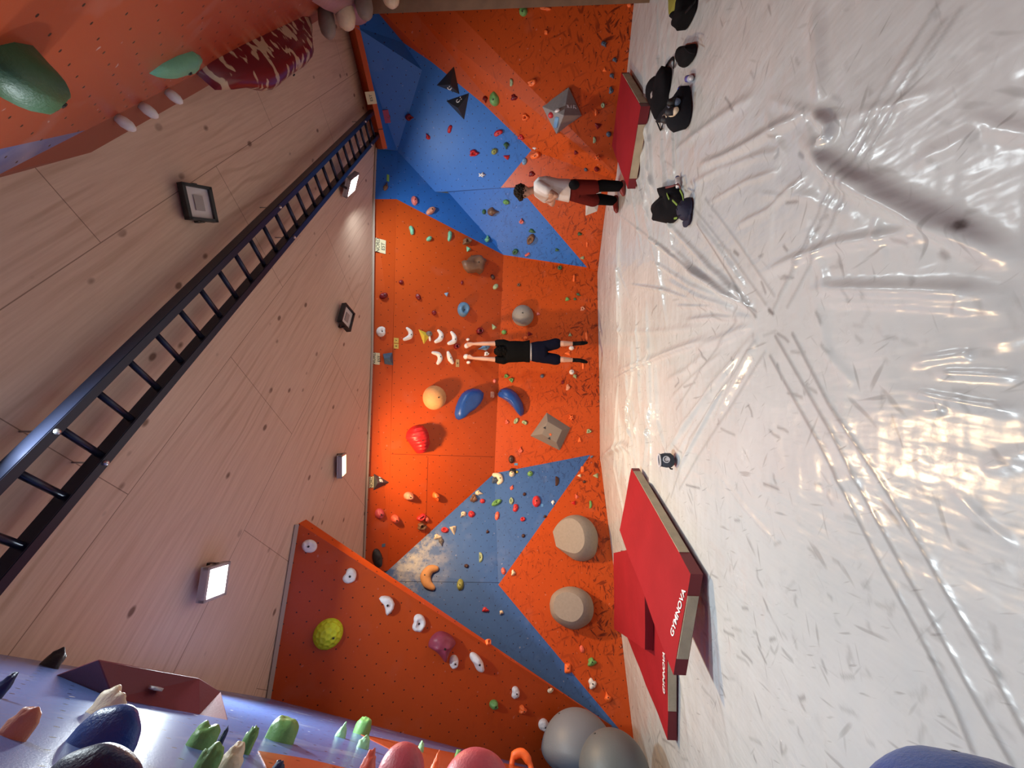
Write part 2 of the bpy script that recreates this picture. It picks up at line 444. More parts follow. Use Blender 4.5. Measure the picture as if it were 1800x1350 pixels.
def fold(px, wd, h, dirt_shade=0.0):
    iy, ix, D, T = dist_poly(px)
    env = np.clip(np.sin(np.pi*np.clip(T, 0.02, 0.98))*1.6, 0, 1)
    HH[iy, ix] += h*env*np.exp(-(D/wd)**2)
    if dirt_shade: DIRT_SHADE[iy, ix] = np.maximum(DIRT_SHADE[iy, ix], dirt_shade*env*np.exp(-(D/(wd*0.8))**2))  # shade along the fold, painted into the same mask as the dirt
def stain(px, wd, k):
    iy, ix, D, T = dist_poly(px); DIRT_SHADE[iy, ix] = np.maximum(DIRT_SHADE[iy, ix], k*np.clip(1.3-D/wd, 0, 1))
fold([(1225, 292), (1262, 280), (1300, 262), (1370, 222), (1428, 196)], 0.035, 0.030)
fold([(1428, 196), (1462, 222), (1458, 240), (1438, 252)], 0.03, 0.045)
fold([(1402, 236), (1440, 275), (1500, 315), (1560, 345), (1640, 385), (1720, 425), (1800, 470)], 0.040, 0.045, 0.05)
fold([(1425, 265), (1480, 325), (1560, 355), (1640, 400), (1700, 440)], 0.02, 0.018)
fold([(1432, 0), (1438, 100), (1446, 195)], 0.05, 0.018, 0.12)
fold([(1335, 483), (1400, 455), (1480, 428), (1600, 410), (1640, 415)], 0.03, 0.026)
fold([(1425, 508), (1500, 508), (1650, 512), (1800, 520)], 0.035, 0.030, 0.05)
fold([(1430, 530), (1600, 535), (1800, 548)], 0.02, 0.012)
fold([(1590, 685), (1660, 700), (1740, 715), (1800, 725)], 0.018, 0.014)
fold([(1640, 655), (1720, 658), (1800, 662)], 0.014, 0.012)
fold([(1590, 640), (1680, 625), (1720, 622)], 0.02, 0.012)
fold([(1180, 270), (1240, 225), (1290, 190), (1330, 165)], 0.04, 0.018)
fold([(1205, 330), (1260, 300), (1330, 275), (1380, 265)], 0.03, 0.014)
fold([(1240, 360), (1310, 320), (1370, 300)], 0.02, 0.012)
fold([(1290, 400), (1350, 370), (1425, 300)], 0.022, 0.016)
rnd = random.Random(4)
hub = (1352, 560)
for k in range(26):                       # fine pulls fanning out from the seam crossing towards the back wall
    a = rnd.uniform(-1.0, 1.05); r0 = rnd.uniform(20, 120); r1 = r0+rnd.uniform(90, 230)
    p0 = (hub[0]-math.cos(a)*r0, hub[1]+math.sin(a)*r0); p1 = (hub[0]-math.cos(a)*r1, hub[1]+math.sin(a)*r1*1.1)
    if p1[0] < 1062: p1 = (1062+rnd.uniform(0, 20), p1[1])
    fold([p0, ((p0[0]+p1[0])/2+rnd.uniform(-5, 5), (p0[1]+p1[1])/2+rnd.uniform(-8, 8)), p1], rnd.uniform(0.018, 0.04), rnd.uniform(0.012, 0.026))
for k in range(42):                       # pulls running along the back walls
    y0 = rnd.uniform(0, 760); x0 = 1065+rnd.uniform(8, 85)+max(0, 480-y0)*0.12
    fold([(x0, y0), (x0+rnd.uniform(-8, 14), y0+rnd.uniform(60, 120)), (x0+rnd.uniform(-10, 25), y0+rnd.uniform(130, 240))], rnd.uniform(0.022, 0.045), rnd.uniform(0.014, 0.032))
fold([(1056, 808), (1075, 792), (1100, 782), (1115, 795)], 0.06, 0.06)
fold([(1110, 900), (1130, 980), (1180, 1100), (1205, 1240), (1215, 1340)], 0.05, 0.010)
fold([(1235, 1000), (1262, 1120), (1270, 1240), (1290, 1349)], 0.04, 0.008)
for k in range(22):
    y0 = rnd.uniform(150, 1100); x0 = rnd.uniform(1250, 1750); L_ = rnd.uniform(50, 200); a = rnd.uniform(-0.5, 0.5)+(1.2 if rnd.random() < .4 else 0)
    fold([(x0, y0), (x0+L_*math.cos(a)*0.5, y0+L_*math.sin(a)*0.5+4), (x0+L_*math.cos(a), y0+L_*math.sin(a))], 0.014+0.02*rnd.random(), 0.007)
SEAMS = [
    [(1222, 368), (1290, 455), (1347, 535)], [(1227, 394), (1280, 478), (1330, 557)],
    [(1240, 350), (1300, 430), (1362, 520)],
    [(1355, 626), (1441, 780), (1492, 882), (1552, 1002), (1582, 1055), (1633, 1152), (1676, 1242), (1707, 1320)],
    [(1364, 591), (1458, 754), (1535, 904), (1582, 990), (1645, 1106), (1715, 1234), (1775, 1340)],
    [(1394, 587), (1458, 711), (1544, 840), (1617, 960), (1664, 1045), (1742, 1179), (1800, 1290)],
    [(1330, 600), (1270, 690), (1214, 771), (1180, 874)], [(1345, 620), (1290, 710), (1230, 800), (1195, 860)],
    [(1300, 560), (1235, 650), (1190, 720)],
    [(1358, 548), (1420, 420), (1484, 278), (1560, 150), (1650, 10)], [(1385, 540), (1440, 440), (1510, 300), (1600, 150), (1690, 20)],
    [(1370, 520), (1450, 380), (1540, 215), (1660, 40)]]
for i, s_ in enumerate(SEAMS):
    stain(s_, 0.014, 0.5 if i in (3, 4, 5, 1) else 0.28)
    iy, ix, D, T = dist_poly(s_); HH[iy, ix] += 0.004*np.exp(-(D/0.015)**2)
for k in range(260):                      # rubber scuffs from shoes
    x0, y0 = rnd.uniform(1150, 1795), rnd.uniform(0, 1345)
    if y0 < 430 and rnd.random() < 0.6: continue
    L_ = rnd.uniform(6, 30); a = rnd.gauss(0.9, 0.7)
    q = [(x0, y0), (x0+L_*0.5*math.cos(a)+rnd.uniform(-3, 3), y0+L_*0.5*math.sin(a)), (x0+L_*math.cos(a+rnd.uniform(-.2, .2)), y0+L_*math.sin(a))]
    stain(q, 0.0115, rnd.uniform(0.15, 0.55)*(1.0 if x0 < 1450 else 0.55))
for x0, y0, k in ((1700, 392, 1), (1660, 445, .5), (1405, 270, .5), (1352, 545, .8), (1290, 442, .6), (1635, 1158, .7), (1745, 1177, .6)):
    stain([(x0, y0), (x0+7, y0+6)], 0.016, k)
HH += 0.004*np.sin(XX*1.7+YY*0.6)+0.003*np.sin(YY*2.3-XX)
v = np.stack([XX.ravel(), YY.ravel(), HH.ravel()], 1)
idx = np.arange(nx*ny).reshape(ny, nx)
q = np.stack([idx[:-1, :-1].ravel(), idx[:-1, 1:].ravel(), idx[1:, 1:].ravel(), idx[1:, :-1].ravel()], 1)
# cut the sheet along the feet of the walls
def side(p, a, b): return (b.x-a.x)*(p[:, 1]-a.y)-(b.y-a.y)*(p[:, 0]-a.x)
cen = v[q].mean(1)
keep = (side(cen, b0, b1) < -0.02) & (side(cen, b1, bR) < -0.02) & (side(cen, bL, b0) < -0.02)
nlA, nlB = nlz(nl_near, 0), nlz(E_, 0)
keep &= side(cen, nlA, nlB) < 0.0
q = q[keep]
used_, inv = np.unique(q.ravel(), return_inverse=True)
v = v[used_]; dirt_shade = DIRT_SHADE.ravel()[used_]; q = inv.reshape(-1, 4)
me = bpy.data.meshes.new('floor'); me.vertices.add(len(v)); me.vertices.foreach_set('co', v.ravel())
me.loops.add(q.size); me.loops.foreach_set('vertex_index', q.ravel())
me.polygons.add(len(q)); me.polygons.foreach_set('loop_start', np.arange(0, q.size, 4)); me.polygons.foreach_set('loop_total', np.full(len(q), 4))
me.update(); at = me.attributes.new('dirt_shade', 'FLOAT', 'POINT'); at.data.foreach_set('value', dirt_shade.astype(np.float32))
def vinyl():
    t = NT('white_vinyl'); p = t.n('TexCoord').outputs['Object']
    d = t.n('Attribute', attribute_name='dirt_shade').outputs['Fac']
    base = t.mix(t.ramp(t.noise(p, 1.2, 4), 0.35, 0.7), (0.575, 0.61, 0.605), (0.50, 0.535, 0.53))
    acc = None
    for k, (r, s_, st_) in enumerate(((0.5, 20, 7), (1.4, 24, 7), (2.3, 17, 6), (-0.3, 26, 8), (1.0, 40, 6))):
        x_ = t.strokes(p, r, s_, st_, 0.68, 0.76, 5.3*k); acc = x_ if acc is None else t.math('MAXIMUM', acc, x_)
    base = t.mix(t.math('MULTIPLY', acc, 0.42), base, (0.20, 0.20, 0.19))
    base = t.mix(t.math('MULTIPLY', t.ramp(t.noise(p, 7, 5, 0.7), 0.55, 0.8), 0.28), base, (0.33, 0.33, 0.32))
    base = t.mix(d, base, (0.13, 0.13, 0.125))
    t.set(Base_Color=base, Roughness=t.math('ADD', t.math('MULTIPLY', t.noise(p, 3, 3), 0.20), 0.14))
    t.b.inputs['Specular IOR Level'].default_value = 0.5
    w1 = t.noise(t.map(p, (1.6, 5, 1), 0.7), 1, 2, 0.5); w2 = t.noise(t.map(p, (5, 1.8, 1), 0.3), 1.1, 3, 0.5)
    h = t.math('ADD', t.math('ADD', w1, w2), t.math('MULTIPLY', t.noise(p, 24, 2, 0.5), 0.035))
    t.bump(h, 0.40, 0.045)
    return t.m
tag(link('floor', me, vinyl()), kind='structure')
bm = bmesh.new()                         # foam under the sheet
box(bm, 1, 3, -0.14, 18, 16, 0.1)
tag(bm_obj('floor_base', bm, plain('dark_foam', (0.02, 0.02, 0.03), 0.9), smooth=False), kind='structure')
# ---------------------------------------------------------------- climbing holds
bmw = bmesh.new()
for o in ROOM: bmw.from_mesh(o.data)
WALLS = BVHTree.FromBMesh(bmw); bmw.free()
def hit(x, y):
    d = ray(x, y).normalized(); loc, n, i, dist = WALLS.ray_cast(EYE, d)
    if loc is None: raise RuntimeError('no wall behind %s %s' % (x, y))
    if n.dot(d) > 0: n = -n
    return loc, n.normalized()
PAL = {k: srgb(*c) for k, c in dict(
    red=(196, 30, 34), maroon=(120, 16, 26), crimson=(205, 50, 55), rockpink=(176, 134, 132), pink=(226, 120, 110), rose=(200, 84, 92), mauve=(150, 62, 82),
    orange=(250, 116, 52), coral=(238, 108, 84), tan=(214, 158, 104), brown=(122, 88, 66), darkbrown=(70, 42, 34), skin=(220, 150, 120),
    green=(112, 166, 92), lime=(168, 214, 92), teal=(112, 182, 148), mint=(150, 204, 150), darkgreen=(62, 104, 70), olive=(140, 146, 74), sage=(160, 178, 136),
    white=(236, 234, 232), cream=(236, 220, 188), grey=(150, 142, 132), midgrey=(118, 112, 108), slate=(82, 96, 116), charcoal=(42, 44, 48), black=(16, 16, 17),
    blue=(32, 78, 156), navy=(22, 40, 86), steel=(92, 132, 166), sky=(120, 164, 200), yellow=(216, 190, 60), neon=(206, 220, 40)).items()}
def hmat(c, gloss=0.45):
    return plain('hold_'+c, PAL[c], gloss, bump=0.25, bscale=90, var=0.10)
def outline(shape, n=28):
    P = []
    for k in range(n):
        a = 2*math.pi*k/n; c, s = math.cos(a), math.sin(a)
        if shape == 'ell': r = 1
        elif shape == 'egg': r = 1/(1+0.22*c)
        elif shape == 'tear': r = 0.62+0.38*max(0, c)**3 if c > 0 else 0.62+0.15*c*c; P.append((r*c*1.0-(0.1), s*(0.95 if c < 0 else 0.95*(1-0.75*c)))); continue
        elif shape == 'bean': r = 1-0.38*max(0, s)**6; 
        elif shape == 'tri': r = 0.62/max(0.3, math.cos((a+math.pi/3) % (2*math.pi/3)-math.pi/3))**0.8
        elif shape == 'sq': r = 0.9/(abs(c)**5+abs(s)**5)**0.2
        elif shape == 'star': r = 0.72+0.28*math.cos(5*a)
        elif shape == 'half': P.append((c, max(-0.35, s)*0.9-0.2)); continue
        elif shape == 'bone': r = 1; P.append((c, s*(0.62+0.5*c*c))); continue
        elif shape == 'heart': r = 1-0.25*max(0, c)**8; 
        elif shape == 'rock': r = 0.86+0.14*math.sin(3*a+1)+0.08*math.sin(5*a+2)
        P.append((r*c, r*s))
    return P
class Local:
    def __init__(s, x, y, face=None):
        s.loc, s.n = hit(x, y); s.u, s.v, s.w = frame_of(s.n)
        s.P = (s.loc, s.n)
        s.mat = Matrix((s.u, s.v, s.w)).transposed().to_4x4(); s.mat.translation = s.loc
    def px(s, x, y):
        q = onp(x, y, s.P)-s.loc; return Vector((q.dot(s.u), q.dot(s.v)))
def dome_mesh(pts2, h, style='dome', shift=(0, 0), seed=0, K=8, rough=0.10):
    n = len(pts2); cx = sum(p[0] for p in pts2)/n; cy = sum(p[1] for p in pts2)/n
    size = max(max(abs(p[0]-cx), abs(p[1]-cy)) for p in pts2)
    bm = bmesh.new(); rings = []; ax, ay = cx+shift[0]*size, cy+shift[1]*size
    facet = style in ('pyr', 'frus')
    rs = [1, 0.02] if style == 'pyr' else [1, 0.52, 0.02] if style == 'frus' else [1-(k/K)**1.25*0.97 for k in range(K+1)]
    def prof(r):
        if style == 'dome': return (1-r**2.3)**0.55 if r < 1 else 0
        if style == 'puff': return (1-r**5)**0.5 if r < 1 else 0
        if style == 'cone': return (1-r)**0.8
        if style == 'dish': return (1-r**4)**0.5*(0.55+0.45*min(1, (r/0.6))**2) if r < 1 else 0
        if style == 'ring': return (max(0, 1-((r-0.62)/0.38)**2))**0.5 if r > 0.3 else 0.35
        if style == 'wedge': return (1-r**6)**0.5 if r < 1 else 0
        if style == 'pyr': return 1-r
        if style == 'frus': return 1 if r <= 0.52 else 0
    for r in rs:
        z = h*prof(r); ring = []
        for (x, y) in pts2:
            q = Vector((ax+(x-ax)*r if r < 1 else x, ay+(y-ay)*r if r < 1 else y, z))
            if style == 'wedge': q.z *= max(0.12, 0.6-0.5*(q.y-cy)/size)
            if rough and not facet and r < 1:
                f = noise.noise(Vector((q.x, q.y, q.z))*(2.2/size)+Vector((seed*7.1, seed*3.3, 0)))
                q += Vector(((q.x-cx)*f*rough, (q.y-cy)*f*rough, h*f*rough*1.6*prof(r)))
            ring.append(bm.verts.new(q))
        rings.append(ring)
    b = [bm.verts.new((v.co.x, v.co.y, -0.004)) for v in rings[0]]; rings.insert(0, b)
    for i in range(len(rings)-1):
        for k in range(n): bm.faces.new((rings[i][k], rings[i][(k+1) % n], rings[i+1][(k+1) % n], rings[i+1][k]))
    bm.faces.new(rings[-1]); bm.faces.new(rings[0][::-1])
    return bm, Vector((ax, ay, h*prof(0.02)))
NAMES = {'dome': 'climbing_hold', 'puff': 'climbing_hold'}
HN = 0
def bolt_at(parent, p, r, matr=None):
    bm = bmesh.new(); bmesh.ops.create_cone(bm, cap_ends=True, segments=10, radius1=r, radius2=r*0.9, depth=0.010, matrix=Matrix.Translation(p+Vector((0, 0, 0.001))))
    bmesh.ops.create_cone(bm, cap_ends=True, segments=6, radius1=r*0.5, radius2=r*0.5, depth=0.013, matrix=Matrix.Translation(p+Vector((0, 0, 0.001))))
    return bm_obj('bolt', bm, matr or plain('bolt_steel', (0.05, 0.045, 0.04), 0.4, 0.6), parent, smooth=False)
def hold(shape, x, y, w_, h_, rot, col, style, hf, label, group, name='climbing_hold', shift=(0, 0), pts=None, bolt=None, rough=0.12, gloss=0.45, cat='climbing hold', n=28, boltx=None):
    global HN; HN += 1
    Lc = Local(x, y); a = math.radians(rot); ca, sa = math.cos(a), math.sin(a)
    if pts is None:
        pp_ = [(x+(px_*w_/2*ca-py_*h_/2*sa), y+(px_*w_/2*sa+py_*h_/2*ca)) for px_, py_ in outline(shape, n)]
    else: pp_ = pts
    # nearer side of a thick hold hides the base: aim the outline half-way up the body
    p2 = [Lc.px(*p) for p in pp_]
    sz = min(max(p.x for p in p2)-min(p.x for p in p2), max(p.y for p in p2)-min(p.y for p in p2))
    bm, top = dome_mesh(p2, sz*hf, style, shift, HN, rough=rough)
    o = bm_obj(name, bm, hmat(col, gloss), smooth=style not in ('pyr', 'frus')); o.matrix_world = Lc.mat
    tag(o, label, cat, group)
    big = min(w_, h_) if pts is None else 30
    if (bolt is None and big >= 9 and style not in ('pyr', 'frus', 'cone')) or bolt:
        bp = top.copy()
        if boltx: q_ = Lc.px(*boltx); bp = Vector((q_.x, q_.y, top.z*0.93))
        bolt_at(o, bp, min(0.014, sz*0.09))
    return o
def crescent(spine, rad, col, label, group, name='crescent_hold', bolt=True, gloss=0.45, flat=0.9, cat='climbing hold'):
    cx_ = sum(p[0] for p in spine)/len(spine); cy_ = sum(p[1] for p in spine)/len(spine)
    Lc = Local(cx_, cy_); P = smooth_pts([(*Lc.px(*p), 0) for p in spine], 5)
    scale = (Lc.px(cx_+1, cy_)-Lc.px(cx_-1, cy_)).length/2
    m = len(P); rr = []
    for i in range(m):
        f = i/(m-1)*(len(rad)-1); k = min(int(f), len(rad)-2); rr.append((rad[k]*(1-(f-k))+rad[k+1]*(f-k))*scale)
    for i in range(m): P[i].z = rr[i]*0.35
    # rounded ends
    d0 = (P[0]-P[1]).normalized(); d1 = (P[-1]-P[-2]).normalized()
    P = [P[0]+d0*rr[0]*0.75, P[0]+d0*rr[0]*0.5]+P+[P[-1]+d1*rr[-1]*0.5, P[-1]+d1*rr[-1]*0.75]
    rr = [rr[0]*0.35, rr[0]*0.78]+rr+[rr[-1]*0.78, rr[-1]*0.35]
    bm = bmesh.new(); tube(bm, P, rr, 14, flat=flat, up=Vector((0, 0, 1)))
    for v_ in bm.verts: v_.co.z = max(v_.co.z, -0.003)
    o = bm_obj(name, bm, hmat(col, gloss)); o.matrix_world = Lc.mat; tag(o, label, cat, group)
    if bolt:
        k = len(P)//2; bolt_at(o, Vector((P[k].x, P[k].y, P[k].z+rr[k]*flat-0.002)), min(0.014, rr[k]*0.25))
    return o
GR = 'climbing holds on the right-hand wall'; GB = 'climbing holds on the upper middle wall'; GM = 'climbing holds on the lower middle wall'
GL = 'climbing holds on the left blue and orange wall'; GP = 'climbing holds on the leaning orange panel'; GN = 'climbing holds on the near blue wall'; GO = 'climbing holds on the overhead right wall'
H = hold
T = [  # shape, x, y, w, h, rot, colour, style, height, label
 ('egg', 920, 22, 18, 14, 90, 'green', 'dome', .6, 'pale green round hold half hidden behind the plywood end wall', GR),
 ('bone', 958, 15, 22, 9, 5, 'orange', 'wedge', .5, 'pale orange ribbed hold just left of the plywood end wall', GR),
 ('ell', 1106, 9, 8, 9, 0, 'orange', 'dome', .5, 'orange hold in the far right bottom corner above the white sheet', GR),
 ('sq', 960, 57, 7, 9, 0, 'orange', 'wedge', .8, 'small orange block alone on the orange wall near the plywood end wall', GR),
 ('tear', 1062, 78, 15, 11, 60, 'slate', 'dome', .5, 'slate blue hold, farthest right of the low slate row', GR),
 ('tear', 1081, 106, 12, 9, 60, 'slate', 'dome', .5, 'slate blue hold lowest of the low slate row', GR),
 ('tri', 1063, 123, 10, 9, 90, 'orange', 'cone', .5, 'orange three-cornered hold between the slate blue ones', GR),
 ('tear', 1076, 134, 13, 9, 60, 'slate', 'dome', .5, 'slate blue hold beside the far end of the right red mat', GR),
 ('rock', 1074, 159, 9, 15, 0, 'slate', 'dome', .5, 'tall slate blue hold right above the right red mat', GR),
 ('half', 899, 145, 14, 9, -90, 'sage', 'puff', .5, 'pale green half-round hold right of the large round green one', GR),
 ('bean', 935, 145, 17, 13, 150, 'orange', 'wedge', .6, 'bright orange lipped hold above the grey pyramid with a sign', GR),
 ('egg', 870, 176, 27, 18, 90, 'green', 'dome', .55, 'large round green hold beside the two black pyramids', GR),
 ('tear', 853, 175, 15, 10, 80, 'maroon', 'dome', .5, 'dark red hold touching the left of the large round green one', GR),
 ('rock', 904, 171, 14, 14, 0, 'maroon', 'dome', .5, 'dark red round hold below the large round green one', GR),
 ('rock', 924, 206, 14, 15, 0, 'orange', 'ring', .6, 'orange hold with a dark hollow left of the grey pyramid', GR),
 ('ell', 1060, 185, 7, 10, 0, 'sage', 'dish', .5, 'small pale green hold low beside the grey pyramid', GR),
 ('half', 1048, 198, 13, 9, -90, 'orange', 'dome', .6, 'orange half-round hold below the grey pyramid', GR),
 ('tri', 1051, 221, 14, 13, 40, 'maroon', 'cone', .45, 'dark red three-cornered hold below the grey pyramid', GR),
 ('ell', 1070, 236, 9, 10, 0, 'slate', 'dome', .5, 'round grey-blue hold right above the middle of the right red mat', GR),
 ('half', 1045, 246, 12, 9, -90, 'sage', 'puff', .6, 'pale green block hold above the right red mat', GR),
 ('tear', 940, 261, 7, 9, 90, 'white', 'dome', .6, 'small white hold at the tip of the blue zigzag', GR),
 ('bean', 941, 273, 19, 12, 155, 'orange', 'wedge', .7, 'bright orange hooked hold at the tip of the blue zigzag', GR),
 ('ell', 922, 284, 9, 13, 10, 'sky', 'dome', .5, 'pale grey-blue oval hold left of the orange hooked one', GR),
 ('tri', 1013, 268, 12, 10, 180, 'maroon', 'cone', .45, 'dark red hold in the orange field below the grey pyramid tip', GR),
 ('star', 1051, 277, 11, 12, 0, 'orange', 'puff', .5, 'orange knobbly hold above the left end of the right red mat', GR),
 ('rock', 935, 306, 13, 11, 0, 'maroon', 'dome', .45, 'dark red hold just above the head of the standing person', GR),
 ('ell', 1030, 298, 7, 7, 0, 'slate', 'dome', .6, 'small round grey-blue hold beside the standing person', GR),
 ('ell', 1049, 297, 9, 10, 0, 'maroon', 'dome', .6, 'round dark red hold beside the knees of the standing person', GR),
 ('rock', 916, 241, 12, 13, 30, 'red', 'puff', .5, 'squarish red hold on the edge between blue and orange', GR),
 ('tear', 890, 256, 15, 11, 90, 'darkgreen', 'dome', .5, 'dark green leaf-shaped hold on the blue field', GR),
 ('tri', 891, 276, 13, 10, 20, 'red', 'dome', .5, 'red three-cornered hold below the dark green leaf', GR),
 ('ell', 890, 355, 12, 9, 10, 'green', 'dome', .6, 'green ball hold on the blue wall left of the standing person', GR),
 ('tear', 917, 388, 12, 9, -90, 'pink', 'ring', .5, 'small pink ring hold on the blue wedge', GR),
 ('rock', 935, 406, 13, 8, 20, 'darkgreen', 'dome', .5, 'dark green hold above the big red-brown one', GR),
 ('ell', 933, 420, 20, 12, -60, 'brown', 'dish', .5, 'large red-brown oval hold on the blue wedge', GR),
 ('rock', 1019, 411, 9, 7, 0, 'darkgreen', 'dome', .6, 'dark green hold low on the orange right of the wedge tip', GR),
 ('tear', 720, 206, 18, 14, 0, 'maroon', 'ring', .5, 'dark red glossy ring hold high on the lit blue wall', GR),
 ('ell', 681, 206, 10, 12, 0, 'maroon', 'dome', .5, 'dark red ball in the shadow by the far end of the ladder', GR),
 ('tear', 752, 240, 14, 9, -120, 'red', 'dome', .5, 'red drop-shaped hold high on the blue wall', GR),
 ('bean', 791, 227, 15, 8, -75, 'red', 'dome', .5, 'red bean-shaped hold below the two black pyramids', GR),
 ('bean', 876, 234, 17, 11, -30, 'red', 'wedge', .6, 'red lipped hold on the blue field near its orange edge', GR),
 ('rock', 833, 269, 18, 14, 0, 'red', 'ring', .5, 'round red hold with hollows in the middle of the blue field', GR),
 ('ell', 869, 266, 13, 10, -50, 'olive', 'dome', .5, 'olive oval hold between the red ring and the green leaf', GR),
 ('star', 847, 307, 14, 10, 0, 'white', 'puff', .5, 'white hooked hold on the blue field', GR),
 ('ell', 851, 372, 7, 9, 0, 'darkgreen', 'dome', .6, 'small dark green ball beside the brown horned hold', GR),
 ('tear', 867, 372, 24, 17, 0, 'brown', 'dome', .5, 'brown horned hold on the lower blue wall', GR),
 ('ell', 906, 442, 11, 9, -40, 'darkgreen', 'ring', .5, 'dark green ring hold near the lower edge of the blue wedge', GR),
 ('bone', 927, 447, 10, 6, -30, 'coral', 'dome', .6, 'small coral hold on the lower edge of the blue wedge', GR),
 ('rock', 979, 439, 8, 6, 0, 'darkgreen', 'dome', .6, 'small dark green hold in the narrow part of the blue wedge', GR),
 ('tri', 1024, 453, 9, 7, 0, 'sage', 'dome', .6, 'small pale triangular hold beside the wedge tip', GR),
 ('bone', 1032, 430, 10, 5, 90, 'orange', 'dome', .6, 'small orange bone hold low on the orange by the sheet edge', GR),
 # upper middle
 ('ell', 728, 353, 10, 17, -15, 'pink', 'dome', .6, 'pink oval hold on the dark blue slope', GB),
 ('ell', 757, 371, 18, 11, -35, 'skin', 'dome', .5, 'pinkish brown oval hold on the edge of dark blue and orange', GB),
 ('tear', 678, 328, 18, 9, -75, 'brown', 'dome', .5, 'brown shell-like hold high on the narrow blue strip', GB),
 ('bean', 723, 405, 17, 8, 75, 'teal', 'dome', .6, 'teal bean-shaped hold, first of the teal row from the blue', GB),
 ('ell', 754, 420, 10, 8, -40, 'teal', 'dome', .6, 'small teal oval hold between the two teal beans', GB),
 ('bean', 790, 415, 19, 8, 95, 'teal', 'dome', .6, 'teal double-lobed hold in the middle of the teal row', GB),
 ('rock', 820, 425, 17, 13, 0, 'brown', 'dish', .6, 'brown and red swirled hold above the teal tooth', GB),
 ('tri', 823, 438, 11, 9, 60, 'teal', 'cone', .6, 'teal tooth hold under the brown swirled one', GB),
 ('tear', 856, 420, 14, 9, -90, 'teal', 'dome', .5, 'teal pointed hold at the edge of the dark blue slope', GB),
 ('ell', 705, 496, 8, 8, 0, 'maroon', 'dome', .5, 'small maroon hold, highest of the three in a slanting row', GB),
 ('ell', 735, 522, 8, 12, -30, 'maroon', 'dome', .5, 'maroon oval hold, middle of the three in a slanting row', GB),
 ('ell', 763, 550, 8, 9, -30, 'maroon', 'dome', .5, 'small maroon hold, lowest of the three in a slanting row', GB),
 ('ell', 674, 520, 15, 11, -20, 'maroon', 'dome', .5, 'dark red round hold right under the ceiling', GB),
 ('ell', 866, 487, 6, 10, -30, 'darkbrown', 'dome', .5, 'dark brown hold near the crease of the middle wall', GB),
 ('ell', 871, 504, 8, 11, 30, 'sage', 'dome', .5, 'pale green hold below the dark brown one', GB),
 ('ell', 812, 497, 4, 8, 0, 'maroon', 'dome', .5, 'tiny dark red hold below the brown skull-like volume', GB),
 ('tri', 785, 517, 9, 8, 140, 'sky', 'cone', .5, 'small pale blue pointed hold above the round blue one', GB),
 ('egg', 814, 547, 25, 19, 90, 'steel', 'dish', .45, 'large round steel blue hold on the upper orange wall', GB),
 ('ring', 0, 0, 0, 0, 0, '', '', 0, '', ''),
 ('heart', 670, 583, 17, 18, 0, 'white', 'puff', .35, 'white heart-shaped hold highest of the white route', GB),
 ('ell', 843, 582, 11, 13, 20, 'maroon', 'ring', .5, 'dark red ring hold above the climber\'s raised arm', GB),
 ('tri', 868, 575, 12, 9, 60, 'sage', 'cone', .6, 'pale green tooth hold right of the climber\'s arm', GB),
 ('ell', 802, 609, 9, 10, 0, 'maroon', 'ring', .6, 'dark red hooked hold just above the climber\'s hand', GB),
 ('tear', 851, 611, 25, 12, 165, 'sky', 'dome', .45, 'pale blue pointed hold between the climber\'s arms', GB),
 ('rock', 855, 622, 9, 9, 0, 'white', 'dish', .5, 'whitish round hold between the climber\'s forearms', GB),
 ('ell', 869, 670, 5, 7, 0, 'pink', 'dome', .6, 'tiny pale pink hold above the blue crescent', GB),
 ('sq', 865, 694, 7, 13, 0, 'skin', 'puff', .5, 'brownish stacked hold between the two big blue shapes', GB),
 ('ell', 754, 587, 11, 10, 0, 'midgrey', 'dome', .6, 'grey blob hold fixed on the yellow triangle', GB),
 ('bone', 755, 594, 12, 5, 80, 'white', 'dome', .7, 'white pinch hold on the yellow triangle', GB),
 ('ell', 763, 699, 40, 43, 0, 'tan', 'dome', .50, 'big tan half ball on the upper orange wall', GB),
 ('ell', 718, 872, 17, 15, 0, 'skin', 'dome', .9, 'pinkish tan knob hold near the dark pyramid with a white mark', GB),
 ('tear', 766, 873, 20, 12, 70, 'orange', 'dome', .9, 'orange drop-shaped hold right of the pinkish tan knob', GB),
 ('ell', 667, 903, 17, 19, 0, 'rose', 'dome', .5, 'rose red dome hold close under the ceiling', GB),
 ('ell', 694, 912, 14, 15, 0, 'coral', 'dome', .9, 'coral knob hold below the rose red dome', GB),
 ('bean', 740, 909, 17, 11, 145, 'crimson', 'dish', .6, 'red lipped hold on top of the brown spiral one', GB),
 ('ell', 749, 912, 8, 13, -30, 'coral', 'dome', .6, 'small coral hold beside the red lipped one', GB),
 ('rock', 741, 925, 18, 14, 0, 'brown', 'ring', .6, 'brown spiral hold near the corner of orange and blue', GB),
 ('ell', 663, 981, 18, 34, -8, 'charcoal', 'dome', .4, 'large dark grey oval hold behind the tip of the leaning panel', GB),
 # lower middle
 ('ell', 919, 555, 38, 37, 0, 'grey', 'dome', .50, 'big grey half ball right of the hanging climber', GM),
 ('rock', 946, 552, 7, 6, 0, 'pink', 'dome', .6, 'small pinkish hold under the big grey half ball', GM),
 ('tri', 931, 587, 10, 9, 180, 'maroon', 'cone', .5, 'dark red triangular hold right of the climber\'s back', GM),
 ('ell', 924, 594, 7, 6, 0, 'orange', 'dome', .6, 'small orange hold peeping out beside the climber\'s shirt', GM),
 ('ell', 912, 501, 6, 6, 0, 'brown', 'ring', .5, 'small brown ring hold on the lower orange wall', GM),
 ('ell', 984, 471, 8, 7, 0, 'darkgreen', 'ring', .5, 'small green ring hold just below the blue wedge', GM),
